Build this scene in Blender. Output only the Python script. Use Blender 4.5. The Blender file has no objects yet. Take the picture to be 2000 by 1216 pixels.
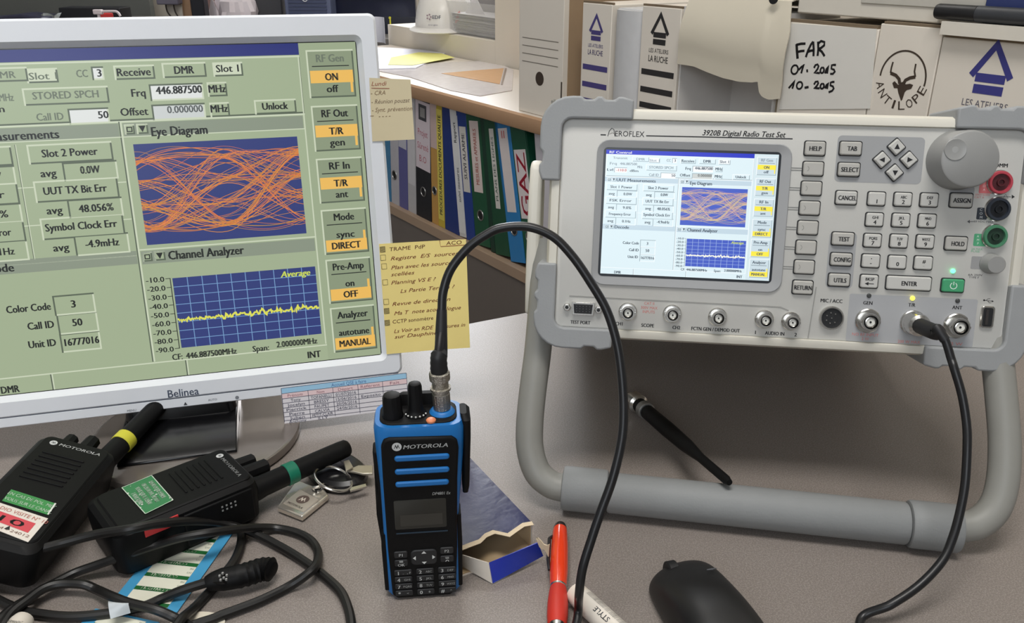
import bpy, bmesh, math, random
import numpy as np
from mathutils import Matrix, Vector

random.seed(7)
SC = bpy.context.scene
COL = SC.collection
PI = math.pi
A = np.array


def S(r, g, b):
    f = lambda c: c / 12.92 if c <= 0.04045 else ((c + 0.055) / 1.055) ** 2.4
    return (f(r / 255), f(g / 255), f(b / 255), 1.0)


# ------------------------------------------------------------------ camera
FPX = 1658.0
CAM = A([0, 0, 0.39])
_p, _r = math.radians(23.41), math.radians(-0.2145)
FW = A([0, math.cos(_p), -math.sin(_p)])
_dn = np.cross(FW, A([1.0, 0, 0]))
RT = A([1.0, 0, 0]) * math.cos(_r) + _dn * math.sin(_r)
DN = -A([1.0, 0, 0]) * math.sin(_r) + _dn * math.cos(_r)
cd = bpy.data.cameras.new('camera')
cd.sensor_width = 36.0
cd.lens = 36.0 * FPX / 2000.0
cd.clip_start = 0.02
cam = bpy.data.objects.new('camera', cd)
COL.objects.link(cam)
m = Matrix.Identity(4)
for i in range(3):
    m[i][0], m[i][1], m[i][2], m[i][3] = RT[i], -DN[i], -FW[i], CAM[i]
cam.matrix_world = m
SC.camera = cam

# ------------------------------------------------------------------ light
SC.view_settings.view_transform = 'Standard'
SC.view_settings.look = 'None'
SC.view_settings.exposure = 0.0
SC.view_settings.gamma = 1.0
SC.view_settings.use_curve_mapping = False
W = bpy.data.worlds.new('world')
SC.world = W
W.use_nodes = True
W.node_tree.nodes['Background'].inputs[0].default_value = (0.80, 0.88, 1.0, 1)
W.node_tree.nodes['Background'].inputs[1].default_value = 1.2


def area(name, loc, target, sx, sy, power, col=(1, 1, 1)):
    l = bpy.data.lights.new(name, 'AREA')
    l.shape = 'RECTANGLE'
    l.size, l.size_y, l.energy, l.color = sx, sy, power, col
    o = bpy.data.objects.new(name, l)
    COL.objects.link(o)
    o.location = loc
    o.rotation_euler = (Vector(target) - Vector(loc)).to_track_quat('-Z', 'Y').to_euler()
    return o


area('daylight_back_window', (0.2, 4.62, 1.62), (0.2, 0.0, 1.45), 1.85, 1.5, 135, (0.93, 0.96, 1.0))
area('daylight_front_window', (-0.75, -2.36, 1.50), (-0.6, 1.0, 1.0), 1.7, 1.3, 26, (0.90, 0.95, 1.0))
area('ceiling_lamp_light', (-0.1, 0.0, 2.38), (-0.1, 0.0, 0), 1.2, 0.6, 42, (1.0, 0.975, 0.94))
area('ceiling_lamp_light', (0.0, 2.3, 2.38), (0.0, 2.3, 0), 1.2, 0.6, 20, (1.0, 0.975, 0.94))

# ------------------------------------------------------------------ helpers: rays and planes


def ray(x, y):
    return FW + RT * (x - 1000) / FPX + DN * (y - 608) / FPX


def at(x, y, zc):
    return CAM + ray(x, y) * zc


def onz(x, y, z=0.0):
    d = ray(x, y)
    return CAM + d * ((z - CAM[2]) / d[2])


class Frame:
    """a local frame: x right, y into the surface, z up the surface"""

    def __init__(s, P, X, Y, Z):
        s.P, s.X, s.Y, s.Z = [np.array(q, float) for q in (P, X, Y, Z)]

    def loc(s, x, y, dy=0.0):
        d = ray(x, y)
        t = np.dot(s.P + s.Y * dy - CAM, s.Y) / np.dot(d, s.Y)
        q = CAM + d * t - s.P
        return float(q @ s.X), float(q @ s.Z)

    def l3(s, w):
        q = A(w) - s.P
        return (float(q @ s.X), float(q @ s.Y), float(q @ s.Z))

    def w(s, x, y, z):
        return s.P + s.X * x + s.Y * y + s.Z * z

    def mat(s):
        m = Matrix.Identity(4)
        for i in range(3):
            m[i][0], m[i][1], m[i][2], m[i][3] = s.X[i], s.Y[i], s.Z[i], s.P[i]
        return m


def upright(P, yaw, tilt=0.0):
    a, t = math.radians(yaw), math.radians(tilt)
    X = A([math.cos(a), math.sin(a), 0])
    B = A([-math.sin(a), math.cos(a), 0])
    U = A([0, 0, 1.0])
    return Frame(P, X, B * math.cos(t) - U * math.sin(t), U * math.cos(t) + B * math.sin(t))


def nrm(v):
    v = A(v, dtype=float)
    return v / np.linalg.norm(v)


def flat(P, up, roll=0.0):
    """lying frame: z = 'up' in the desk plane, -y points to the ceiling"""
    Z = nrm(up)
    X = nrm(np.cross(A([0, 0, -1.0]), Z)) * 1.0
    X = -X if np.dot(np.cross(Z, X), A([0, 0, -1.0])) < 0 else X
    Y = np.cross(Z, X)
    if roll:
        c, s_ = math.cos(math.radians(roll)), math.sin(math.radians(roll))
        X, Y = X * c + Y * s_, Y * c - X * s_
    return Frame(P, X, Y, Z)


# ------------------------------------------------------------------ helpers: materials
_mats = {}


def mat(name, rgb=(128, 128, 128), rough=0.5, metal=0.0, var=0.06, scale=60.0, bump=0.0, bscale=400.0,
        spec=0.5, coat=0.0, emit=None, es=1.0, trans=0.0, alpha=1.0, rvar=0.06):
    if name in _mats:
        return _mats[name]
    mt = bpy.data.materials.new(name)
    mt.use_nodes = True
    nt = mt.node_tree
    N, L = nt.nodes, nt.links
    b = N['Principled BSDF']
    tc = N.new('ShaderNodeTexCoord')
    nz = N.new('ShaderNodeTexNoise')
    nz.inputs['Scale'].default_value = scale
    nz.inputs['Detail'].default_value = 3
    L.new(tc.outputs['Object'], nz.inputs['Vector'])
    c = S(*rgb)
    mx = N.new('ShaderNodeMix')
    mx.data_type = 'RGBA'
    mx.inputs[6].default_value = tuple(max(0, v * (1 - var)) for v in c[:3]) + (1,)
    mx.inputs[7].default_value = tuple(min(1, v * (1 + var)) for v in c[:3]) + (1,)
    L.new(nz.outputs['Fac'], mx.inputs[0])
    L.new(mx.outputs[2], b.inputs['Base Color'])
    mr = N.new('ShaderNodeMapRange')
    mr.inputs[3].default_value = max(0.02, rough - rvar)
    mr.inputs[4].default_value = min(1.0, rough + rvar)
    L.new(nz.outputs['Fac'], mr.inputs[0])
    L.new(mr.outputs[0], b.inputs['Roughness'])
    b.inputs['Metallic'].default_value = metal
    b.inputs['Specular IOR Level'].default_value = spec
    b.inputs['Coat Weight'].default_value = coat
    b.inputs['Transmission Weight'].default_value = trans
    b.inputs['Alpha'].default_value = alpha
    if emit:
        b.inputs['Emission Color'].default_value = S(*emit)
        b.inputs['Emission Strength'].default_value = es
    if bump:
        n2 = N.new('ShaderNodeTexNoise')
        n2.inputs['Scale'].default_value = bscale
        n2.inputs['Detail'].default_value = 4
        L.new(tc.outputs['Object'], n2.inputs['Vector'])
        bp = N.new('ShaderNodeBump')
        bp.inputs['Strength'].default_value = bump
        bp.inputs['Distance'].default_value = 0.002
        L.new(n2.outputs['Fac'], bp.inputs['Height'])
        L.new(bp.outputs[0], b.inputs['Normal'])
    _mats[name] = mt
    return mt


def attr_mat(name, emissive=False, rough=0.5, strength=1.0, spec=0.4):
    mt = bpy.data.materials.new(name)
    mt.use_nodes = True
    nt = mt.node_tree
    b = nt.nodes['Principled BSDF']
    at_ = nt.nodes.new('ShaderNodeAttribute')
    at_.attribute_name = 'ink'
    b.inputs['Roughness'].default_value = rough
    b.inputs['Specular IOR Level'].default_value = spec
    if emissive:
        b.inputs['Base Color'].default_value = (0.01, 0.01, 0.01, 1)
        nt.links.new(at_.outputs['Color'], b.inputs['Emission Color'])
        b.inputs['Emission Strength'].default_value = strength
    else:
        nt.links.new(at_.outputs['Color'], b.inputs['Base Color'])
    return mt


INK = attr_mat('printed_ink')
INKG = attr_mat('glossy_printed_ink', rough=0.3)
LCD1 = attr_mat('monitor_backlit_image', True, 0.30, 0.93)
LCD2 = attr_mat('tester_backlit_image', True, 0.28, 1.0)

# ------------------------------------------------------------------ helpers: meshes


class MB:
    def __init__(s):
        s.v, s.f, s.mi, s.k = [], [], [], 0

    def add(s, vs, fs, k=None):
        o = len(s.v)
        s.v += [tuple(float(c) for c in q) for q in vs]
        s.f += [tuple(i + o for i in f) for f in fs]
        s.mi += [s.k if k is None else k] * len(fs)
        return s

    def box(s, x0, y0, z0, x1, y1, z1, k=None):
        vs = [(x, y, z) for z in (z0, z1) for y in (y0, y1) for x in (x0, x1)]
        return s.add(vs, [(0, 2, 3, 1), (4, 5, 7, 6), (0, 1, 5, 4), (2, 6, 7, 3), (0, 4, 6, 2), (1, 3, 7, 5)], k)

    def loft(s, rings, cap0=True, cap1=True, k=None, flip=False):
        n = len(rings[0])
        vs = [q for r in rings for q in r]
        fs = []
        for i in range(len(rings) - 1):
            for j in range(n):
                a, b = i * n + j, i * n + (j + 1) % n
                fs.append((a, b, b + n, a + n))
        if cap0:
            fs.append(tuple(range(n - 1, -1, -1)))
        if cap1:
            fs.append(tuple((len(rings) - 1) * n + j for j in range(n)))
        if flip:
            fs = [tuple(reversed(f)) for f in fs]
        return s.add(vs, fs, k)

    def rbox(s, cx, cz, w, h, r, layers, k=None, n=5):
        """rounded rectangle in xz swept along y; layers = [(y, inset)]"""
        rings = []
        for y, ins in layers:
            rings.append([(cx + px, y, cz + pz) for px, pz in rr(w - 2 * ins, h - 2 * ins, max(r - ins, 0.0002), n)])
        return s.loft(rings, k=k, flip=layers[0][0] > layers[-1][0])

    def prism(s, poly, y0, y1, k=None):
        ar = sum(poly[i][0] * poly[(i + 1) % len(poly)][1] - poly[(i + 1) % len(poly)][0] * poly[i][1] for i in range(len(poly)))
        if ar < 0:
            poly = poly[::-1]
        return s.loft([[(x, y0, z) for x, z in poly], [(x, y1, z) for x, z in poly]], k=k)

    def lathe(s, prof, cx=0.0, cz=0.0, n=24, k=None, cap0=True, cap1=True):
        """profile [(r, y)] turned about the y axis through (cx, cz)"""
        rings = [[(cx + r * math.cos(2 * PI * j / n), y, cz + r * math.sin(2 * PI * j / n)) for j in range(n)] for r, y in prof]
        return s.loft(rings, cap0, cap1, k, flip=prof[0][1] > prof[-1][1])

    def tube(s, path, r, n=10, k=None, caps=True, closed=False):
        P = [A(p, dtype=float) for p in path]
        R = r if isinstance(r, (list, tuple)) else [r] * len(P)
        T = []
        for i in range(len(P)):
            a, b = P[max(i - 1, 0)], P[min(i + 1, len(P) - 1)]
            if closed:
                a, b = P[i - 1], P[(i + 1) % len(P)]
            T.append(nrm(b - a))
        u = nrm(np.cross(T[0], A([0.3, 0.2, 0.93])))
        rings = []
        for i in range(len(P)):
            u = nrm(u - T[i] * np.dot(u, T[i]))
            w = np.cross(T[i], u)
            rings.append([tuple(P[i] + R[i] * (u * math.cos(2 * PI * j / n) + w * math.sin(2 * PI * j / n))) for j in range(n)])
        if closed:
            rings.append(rings[0])
        return s.loft(rings, caps and not closed, caps and not closed, k)

    def grid(s, fn, nu, nv, th=0.0, k=None):
        """surface fn(u,v)->(x,y,z) with thickness th along its back normal"""
        g = [[A(fn(i / nu, j / nv), dtype=float) for j in range(nv + 1)] for i in range(nu + 1)]
        vs = [q for c in g for q in c]
        m_ = nv + 1
        fs = [(i * m_ + j, (i + 1) * m_ + j, (i + 1) * m_ + j + 1, i * m_ + j + 1) for i in range(nu) for j in range(nv)]
        if th:
            off = len(vs)
            back = []
            for i in range(nu + 1):
                for j in range(nv + 1):
                    du = g[min(i + 1, nu)][j] - g[max(i - 1, 0)][j]
                    dv = g[i][min(j + 1, nv)] - g[i][max(j - 1, 0)]
                    back.append(g[i][j] - nrm(np.cross(du, dv)) * th)
            vs += back
            fs += [tuple(off + q for q in reversed(f)) for f in fs]
            rim = [i * m_ for i in range(nu + 1)] + [nu * m_ + j for j in range(1, nv + 1)] + \
                  [i * m_ + nv for i in range(nu - 1, -1, -1)] + [j for j in range(nv - 1, 0, -1)]
            for a, b in zip(rim, rim[1:] + rim[:1]):
                fs.append((b, a, a + off, b + off))
        return s.add(vs, fs, k)

    def xf(s, fr_from, start=0):
        """turn vertices given in frame coordinates into world coordinates"""
        s.v[start:] = [tuple(fr_from.w(*q)) for q in s.v[start:]]
        return s


def rr(w, h, r, n=5):
    r = min(r, w / 2 - 1e-6, h / 2 - 1e-6)
    out = []
    for cx, cz, a0 in ((w / 2 - r, h / 2 - r, 0), (-w / 2 + r, h / 2 - r, 90), (-w / 2 + r, -h / 2 + r, 180), (w / 2 - r, -h / 2 + r, 270)):
        for i in range(n + 1):
            a = math.radians(a0 + 90 * i / n)
            out.append((cx + r * math.cos(a), cz + r * math.sin(a)))
    return out


def spline(pts, n=8, closed=False):
    P = [A(p, dtype=float) for p in pts]
    out = []
    N = len(P)
    rng = range(N) if closed else range(N - 1)
    for i in rng:
        p0 = P[i - 1] if (closed or i > 0) else P[i]
        p1, p2 = P[i], P[(i + 1) % N]
        p3 = P[(i + 2) % N] if (closed or i + 2 < N) else p2
        for j in range(n):
            t = j / n
            out.append(0.5 * ((2 * p1) + (-p0 + p2) * t + (2 * p0 - 5 * p1 + 4 * p2 - p3) * t * t + (-p0 + 3 * p1 - 3 * p2 + p3) * t ** 3))
    if not closed:
        out.append(P[-1])
    return out


def build(name, mb, mats, parent=None, smooth=35, bevel=0.0, bseg=2, label=None, subsurf=0):
    me = bpy.data.meshes.new(name)
    me.from_pydata(mb.v, [], mb.f)
    mats = mats if isinstance(mats, (list, tuple)) else [mats]
    for q in mats:
        me.materials.append(q)
    if len(mats) > 1:
        me.polygons.foreach_set('material_index', mb.mi)
    me.validate()
    me.update()
    if smooth:
        me.shade_smooth()
        me.set_sharp_from_angle(angle=math.radians(smooth))
    o = bpy.data.objects.new(name, me)
    COL.objects.link(o)
    if parent is not None:
        o.parent = parent
    if bevel:
        b = o.modifiers.new('edge', 'BEVEL')
        b.width, b.segments, b.limit_method, b.angle_limit = bevel, bseg, 'ANGLE', math.radians(40)
    if subsurf:
        b = o.modifiers.new('smooth', 'SUBSURF')
        b.levels = b.render_levels = subsurf
    if label:
        o['label'] = label
    return o


def tag(o, label, cat, group=None):
    o['label'] = label
    o['category'] = cat
    if group:
        o['group'] = group
    return o


def thing(name, fr, label, cat, group=None):
    o = bpy.data.objects.new(name, None)
    o.empty_display_size = 0.02
    COL.objects.link(o)
    if fr is not None:
        o.matrix_world = fr.mat() if isinstance(fr, Frame) else fr
    return tag(o, label, cat, group)


def struct(name, mb, mt, parent=None, **kw):
    o = build(name, mb, mt, parent, **kw)
    if parent is None:
        o['kind'] = 'structure'
    return o


_glyphs = {}


def glyphs(s, bold, shear):
    key = (s, bold, shear)
    if key not in _glyphs:
        cu = bpy.data.curves.new('t', 'FONT')
        cu.body, cu.size, cu.offset, cu.shear, cu.resolution_u = s, 1.0, bold, shear, 2
        ob = bpy.data.objects.new('t', cu)
        me = bpy.data.meshes.new_from_object(ob)
        v = [(q.co.x, q.co.y) for q in me.vertices]
        f = [tuple(p.vertices) for p in me.polygons]
        bpy.data.objects.remove(ob)
        bpy.data.curves.remove(cu)
        bpy.data.meshes.remove(me)
        xs = [q[0] for q in v] or [0]
        _glyphs[key] = (v, f, min(xs), max(xs))
    return _glyphs[key]


class Sheet:
    """flat print: coloured pieces in (x, z), facing -y, stacked in thin layers"""

    def __init__(s, y=0.0, step=0.00003, warp=None):
        s.v, s.f, s.c, s.y, s.step, s.warp = [], [], [], y, step, warp

    def add(s, pts, faces, col, l):
        o = len(s.v)
        y = s.y - l * s.step
        for x, z in pts:
            s.v.append((x, y + (s.warp(x, z) if s.warp else 0), z))
        s.f += [tuple(i + o for i in f) for f in faces]
        s.c += [col] * len(faces)

    def poly(s, pts, col, l=1):
        s.add(pts, [tuple(range(len(pts)))], col, l)

    def rect(s, x0, z0, x1, z1, col, l=1):
        s.poly([(x0, z0), (x1, z0), (x1, z1), (x0, z1)], col, l)

    def disc(s, cx, cz, r, col, l=1, n=20, rz=None):
        s.poly([(cx + r * math.cos(2 * PI * i / n), cz + (rz or r) * math.sin(2 * PI * i / n)) for i in range(n)], col, l)

    def stroke(s, pts, w, col, l=1):
        P = [A(p, dtype=float) for p in pts]
        vs, fs = [], []
        for i, p in enumerate(P):
            t = nrm(P[min(i + 1, len(P) - 1)] - P[max(i - 1, 0)] + 1e-12)
            nn = A([-t[1], t[0]]) * w / 2
            vs += [tuple(p + nn), tuple(p - nn)]
        for i in range(len(P) - 1):
            fs.append((2 * i, 2 * i + 1, 2 * i + 3, 2 * i + 2))
        s.add(vs, fs, col, l)

    def text(s, t, x, z, h, col, l=2, w=None, align='c', bold=0.0, shear=0.0, rot=0.0, mid=True):
        v, f, x0, x1 = glyphs(t, 0.0, shear)
        if not v:
            return
        sc = h / 0.73
        sx = sc if w is None else w / max(x1 - x0, 1e-6)
        ww = (x1 - x0) * sx
        ox = {'c': -ww / 2, 'l': 0, 'r': -ww}[align]
        c, sn = math.cos(rot), math.sin(rot)
        for d in ((-1.3 * bold * h, 1.3 * bold * h) if bold > 0 else (0.0,)):     # struck twice for a heavier face
            pts = []
            for a, b in v:
                px, pz = (a - x0) * sx + ox + d, b * sc - (h / 2 if mid else 0)
                pts.append((x + px * c - pz * sn, z + px * sn + pz * c))
            s.add(pts, f, col, l)

    def build(s, name, mt, parent=None):
        me = bpy.data.meshes.new(name)
        me.from_pydata(s.v, [], s.f)
        me.materials.append(mt)
        at_ = me.attributes.new('ink', 'FLOAT_COLOR', 'FACE')
        at_.data.foreach_set('color', [c for q in s.c for c in q])
        me.update()
        o = bpy.data.objects.new(name, me)
        COL.objects.link(o)
        if parent is not None:
            o.parent = parent
        return o


def batwing(sh, cx, cz, r, cdisc, cm, l=2, sz=1.0):
    if cdisc:
        sh.disc(cx, cz, r, cdisc, l, rz=r * sz)
    M_ = [(-.66, -.5), (-.40, .1), (-.28, .58), (-.12, .25), (0, -.1), (.12, .25), (.28, .58), (.40, .1), (.66, -.5), (.42, -.30), (.28, .12), (.14, -.2), (0, -.55), (-.14, -.2), (-.28, .12), (-.42, -.30)]
    sh.poly([(cx + x * r, cz + z * r * sz) for x, z in M_], cm, l + 1)


BLK, WHT = S(28, 28, 30), S(232, 232, 230)

# ------------------------------------------------------------------ room shell
WALLM = mat('wall_paint', (205, 197, 184), 0.7, var=0.03, scale=6, bump=0.05)
CEILM = mat('ceiling_paint', (225, 223, 216), 0.8, var=0.03)
WALLD = mat('wall_paint_grey', (158, 158, 158), 0.7, var=0.03, scale=6)
FLOORM = mat('vinyl_floor', (112, 104, 98), 0.55, var=0.15, scale=120)
GREYP = mat('grey_partition', (104, 106, 102), 0.7, var=0.08, scale=25)
struct('floor', MB().box(-3.0, -2.5, -0.78, 2.2, 4.7, -0.74), FLOORM)
struct('ceiling', MB().box(-3.0, -2.5, 2.45, 2.2, 4.7, 2.5), CEILM)
mb = MB()                                       # back wall with window opening
mb.box(-3.0, 4.5, -0.74, 2.2, 4.6, 0.86).box(-3.0, 4.5, 2.38, 2.2, 4.6, 2.45).box(-3.0, 4.5, 0.86, -0.75, 4.6, 2.38).box(1.15, 4.5, 0.86, 2.2, 4.6, 2.38)
struct('wall_back', mb, WALLM)
mb = MB()
mb.box(-3.0, -2.5, -0.74, 2.2, -2.4, 0.82).box(-3.0, -2.5, 2.18, 2.2, -2.4, 2.45).box(-3.0, -2.5, 0.82, -1.65, -2.4, 2.18).box(0.15, -2.5, 0.82, 2.2, -2.4, 2.18)
struct('wall_front', mb, WALLD)
struct('wall_left', MB().box(-3.0, -2.4, -0.74, -2.9, 4.5, 2.45), WALLD)
struct('wall_right', MB().box(2.1, -2.4, -0.74, 2.2, 4.5, 2.45), WALLD)
WFR = mat('window_frame_white', (225, 225, 222), 0.4)
for nm, x0, x1, y, z0, z1 in (('window_1', -0.75, 1.15, 4.53, 0.86, 2.38), ('window_2', -1.65, 0.15, -2.46, 0.82, 2.18)):
    mb = MB()
    mb.box(x0, y, z0, x1, y + 0.04, z0 + 0.05).box(x0, y, z1 - 0.05, x1, y + 0.04, z1)
    for t in (0, 0.5, 1):
        xc = x0 + 0.025 + (x1 - x0 - 0.05) * t
        mb.box(xc - 0.025, y + 0.001, z0 + 0.05, xc + 0.025, y + 0.039, z1 - 0.05)
    struct(nm, mb, WFR)

# ledge (low bookcase) frame: x along the front edge towards the viewer, y inwards, z up
E0 = A([0.071, 1.68, 0])
_e = nrm([0.572, -0.82, 0])
LF = Frame(E0, _e, [-_e[1], _e[0], 0], [0, 0, 1])
LT, SH = 0.07, -0.28
IW = mat('inner_wall_paint', (214, 205, 190), 0.7, var=0.03, scale=6)
struct('wall_low', MB().box(-1.43, 0.385, -0.735, -0.7655, 0.56, 0.134).xf(LF), IW)
struct('wall_inner', MB().box(-0.765, 0.385, -0.735, 1.6, 0.56, 2.445).xf(LF), IW)

# ------------------------------------------------------------------ desk
dk = mat('desk_laminate', (140, 131, 123), 0.33, var=0.0)
nt = dk.node_tree
N, L = nt.nodes, nt.links
b = N['Principled BSDF']
tc = N.new('ShaderNodeTexCoord')
cr = []
for sc_, lo, hi in ((900, .46, .60), (1500, .60, .68), (90, .3, .7)):
    nz = N.new('ShaderNodeTexNoise')
    nz.inputs['Scale'].default_value = sc_
    nz.inputs['Detail'].default_value = 2
    L.new(tc.outputs['Object'], nz.inputs['Vector'])
    mr = N.new('ShaderNodeMapRange')
    mr.inputs[1].default_value, mr.inputs[2].default_value = lo, hi
    L.new(nz.outputs['Fac'], mr.inputs[0])
    cr.append(mr)


def mix(fac, a, b_):
    mx = N.new('ShaderNodeMix')
    mx.data_type = 'RGBA'
    L.new(fac, mx.inputs[0])
    for i, q in ((6, a), (7, b_)):
        if isinstance(q, tuple):
            mx.inputs[i].default_value = q
        else:
            L.new(q, mx.inputs[i])
    return mx.outputs[2]


c1 = mix(cr[0].outputs[0], S(122, 114, 108), S(139, 130, 124))
c2 = mix(cr[1].outputs[0], c1, S(164, 157, 152))
c3 = mix(cr[2].outputs[0], c2, c2)
L.new(c3, b.inputs['Base Color'])
for lk in list(b.inputs['Roughness'].links):
    L.remove(lk)
b.inputs['Roughness'].default_value = 0.40
poly = [(-0.80, 0.06), (0.66, 0.06), (0.66, 0.80), (0.44, 1.105), (-0.06, 0.862), (-0.80, 0.492)]
mb = MB().loft([[(x, y, -0.028) for x, y in poly], [(x, y, 0.0) for x, y in poly]])
desk = build('desk', mb, [dk], None, bevel=0.002)
tag(desk, 'speckled grey-brown laminate office desk carrying the monitor, radios and test set', 'desk')
for x, y in ((-0.72, 0.12), (0.58, 0.12), (0.52, 0.86), (-0.7, 0.46)):
    build('leg', MB().box(x - 0.025, y - 0.025, -0.74, x + 0.025, y + 0.025, -0.0281), mat('desk_leg_metal', (95, 95, 96), 0.5), desk)

# ------------------------------------------------------------------ monitor
MN = upright(at(715, 400, 0.715), 14.733, 11.3)
SX0, SX1, SZ1, SZ0 = -0.3268, 0.0025, 0.132, -0.1317
MU = lambda x, y: ((MN.loc(x, y)[0] - SX0) / (SX1 - SX0), (SZ1 - MN.loc(x, y)[1]) / (SZ1 - SZ0))


def draw_ui(sh, u2x, v2z, pal, fine):
    K = abs(v2z(1) - v2z(0))
    KX = abs(u2x(1) - u2x(0))
    bg, hi, lo, tx, fld, hdr, plot, bar, hl, trc, grd, noise, washed = pal  # last colour: lettering faded to imitate glare across the upper left

    def R(u0, v0, u1, v1, c, l=2):
        sh.rect(u2x(u0), v2z(v1), u2x(u1), v2z(v0), c, l)

    def bx(p, q, face=None, raised=True, l=3, t=0.0048):
        (u0, v0), (u1, v1) = (MU(*p), MU(*q)) if p[0] > 1 or p[1] > 1 else (p, q)
        a, b_ = (hi, lo) if raised else (lo, hi)
        R(u0, v0, u1, v1, a, l)
        R(u0 + t * .8, v0 + t, u1, v1, b_, l + 1)
        R(u0 + t * .8, v0 + t, u1 - t * .8, v1 - t, face or bg, l + 2)

    def T(s, p, h, w, c=None, b_=0.0, l=7, align='c', shear=0.0):
        if p[0] > 1.5 or p[1] > 1.5:
            u, v = MU(*p)
            wu = (MU(p[0] + w / 2, p[1])[0] - MU(p[0] - w / 2, p[1])[0])
            hv = h / 640.0
        else:
            (u, v), wu, hv = p, w, h
        sh.text(s, u2x(u), v2z(v), hv * K, c or tx, l, wu * KX if len(s) > 1 else None, align, b_ + .03, shear)

    R(0, 0, 1, 1, bg, 0)
    R(0, 0, .862, .034, bar, 2)
    bx((0.0025, .036), (.862, .208), l=.2)
    T('RF Control', (.085, .018), .02, .13, S(240, 240, 240), .012) if fine else None
    # transmit / receive block
    T('Transmit', (.085, .062), .019, .085, washed)
    bx((.155, .047), (.255, .087))
    T('DMR', (.205, .067), .02, .05, washed)
    bx((45, 133), (112, 160), hi)
    T('Slot 1', (80, 147), 13, 55, washed)
    T('CC', (157, 142), 14, 22, washed)
    bx((174, 129), (202, 155), fld, False)
    T('3', (191, 141), 14, 9, tx, .01)
    bx((218, 127), (302, 153))
    T('Receive', (259, 139), 15, 66, tx, .006)
    bx((313, 122), (403, 149))
    T('DMR', (358, 135), 15, 38, tx, .012)
    bx((413, 121), (475, 147), hi)
    T('Slot 1', (443, 132), 14, 44, tx)
    T('Frq', (.045, .107), .021, .04, washed)
    T('446.887500', (.135, .107), .021, .1, washed)
    T('MHz', (8, 189), 14, 28, washed)
    bx((38, 172), (212, 200))
    T('STORED SPCH', (125, 184), 14, 130, washed, .006)
    T('Frq', (268, 180), 15, 27, tx, .006)
    bx((288, 164), (398, 193), fld, False)
    T('446.887500', (348, 174), 15, 90, tx, .014)
    bx((402, 160), (444, 187))
    T('MHz', (423, 172), 15, 33, tx, .01)
    T('Lvl', (.028, .157), .021, .035, tx)
    bx((.052, .138), (.128, .178), fld, False)
    T('-110.0', (.095, .158), .02, .06, S(190, 60, 50))
    T('dBm', (.17, .16), .02, .05, tx)
    T('Call ID', (94, 227), 14, 53, washed)
    bx((128, 212), (213, 240), fld, False)
    T('50', (199, 223), 14, 20, tx, .006)
    T('Offset', (260, 217), 15, 54, tx, .004)
    bx((293, 204), (402, 231), S(205, 210, 208), False)
    T('0.000000', (360, 212), 14, 70, S(90, 95, 95))
    bx((407, 200), (449, 227))
    T('MHz', (427, 211), 15, 33, tx, .01)
    bx((495, 195), (580, 220))
    T('Unlock', (537, 206), 14, 50, tx, .012)
    # frames
    uD = MU(232, 245)[0]
    R(0, .208, .862, .213, hi, 3)
    R(uD, .21, uD + .004, .945, hi, 4)
    R(uD - .003, .21, uD, .945, lo, 4)
    R(.858, .036, .861, .945, hi, 4)
    R(0, .215, uD - .004, .253, hdr, 3)
    R(uD + .006, .215, .856, .253, hdr, 3)
    R(0, .253, .858, .256, hi, 4)
    T('UUT Measurements', (.185, .236), .026, .23, tx, .006)
    T('Eye Diagram', (349, 254), 18, 110, tx, .008)

    def ctl(u, v):
        bx((u, v - .014), (u + .023, v + .016))
        R(u + .005, v - .006, u + .018, v + .009, tx, 6)
        R(u + .0075, v - .003, u + .0155, v + .006, bg, 7)
        bx((u + .027, v - .014), (u + .053, v + .016))
        sh.poly([(u2x(u + .032), v2z(v - .008)), (u2x(u + .048), v2z(v - .008)), (u2x(u + .040), v2z(v + .011))], tx, 6)

    ctl(.013, .234)
    ctl(uD + .008, .232)
    ctl(.013, .613)
    # measurements
    cell = (('Slot 1 Power', '0.0W'), ('FSK Error', '9.0%'), ('Frequency Error', '0.1Hz'))
    px = [((47, 283), (220, 313), (133, 297), 'Slot 2 Power', 110, (91, 338), (117, 318), (230, 349), (173, 331), '0.0W', 38),
          ((60, 355), (232, 387), (144, 370), 'UUT TX Bit Err', 125, (103, 411), (127, 391), (240, 422), (185, 406), '48.056%', 68),
          ((73, 428), (243, 459), (156, 441), 'Symbol Clock Err', 142, (116, 484), (140, 462), (253, 494), (197, 475), '-4.9mHz', 66)]
    for i, (a, b_, tc_, t, w, av, fa, fb, tv, val, vw) in enumerate(px):
        bx(a, b_)
        T(t, tc_, 15, w, tx, .008)
        T('avg', av, 15, 31, tx, .004)
        bx(fa, fb, None, False)
        T(val, tv, 15, vw, tx, .01)
        v0, v1 = MU(*a)[1], MU(*b_)[1]
        f0, f1 = MU(*fa)[1], MU(*fb)[1]
        bx((.01, v0), (.195, v1))
        T(cell[i][0], (.1, (v0 + v1) / 2), .022, .13, tx)
        T('avg', (.045, (f0 + f1) / 2), .022, .035, tx)
        bx((.075, f0), (.195, f1), None, False)
        T(cell[i][1], (.14, (f0 + f1) / 2), .022, .05, tx, .004)
        R(0, f1 + .010, uD - .004, f1 + .013, hi, 3)
        R(.203, .262, .2045, f1, lo, 3) if i == 2 else None
        R(.2045, .262, .2065, f1, hi, 3) if i == 2 else None
    R(0, .594, uD - .004, .634, hdr, 3)
    T('Decode', (.115, .614), .026, .085, tx, .006)
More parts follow.
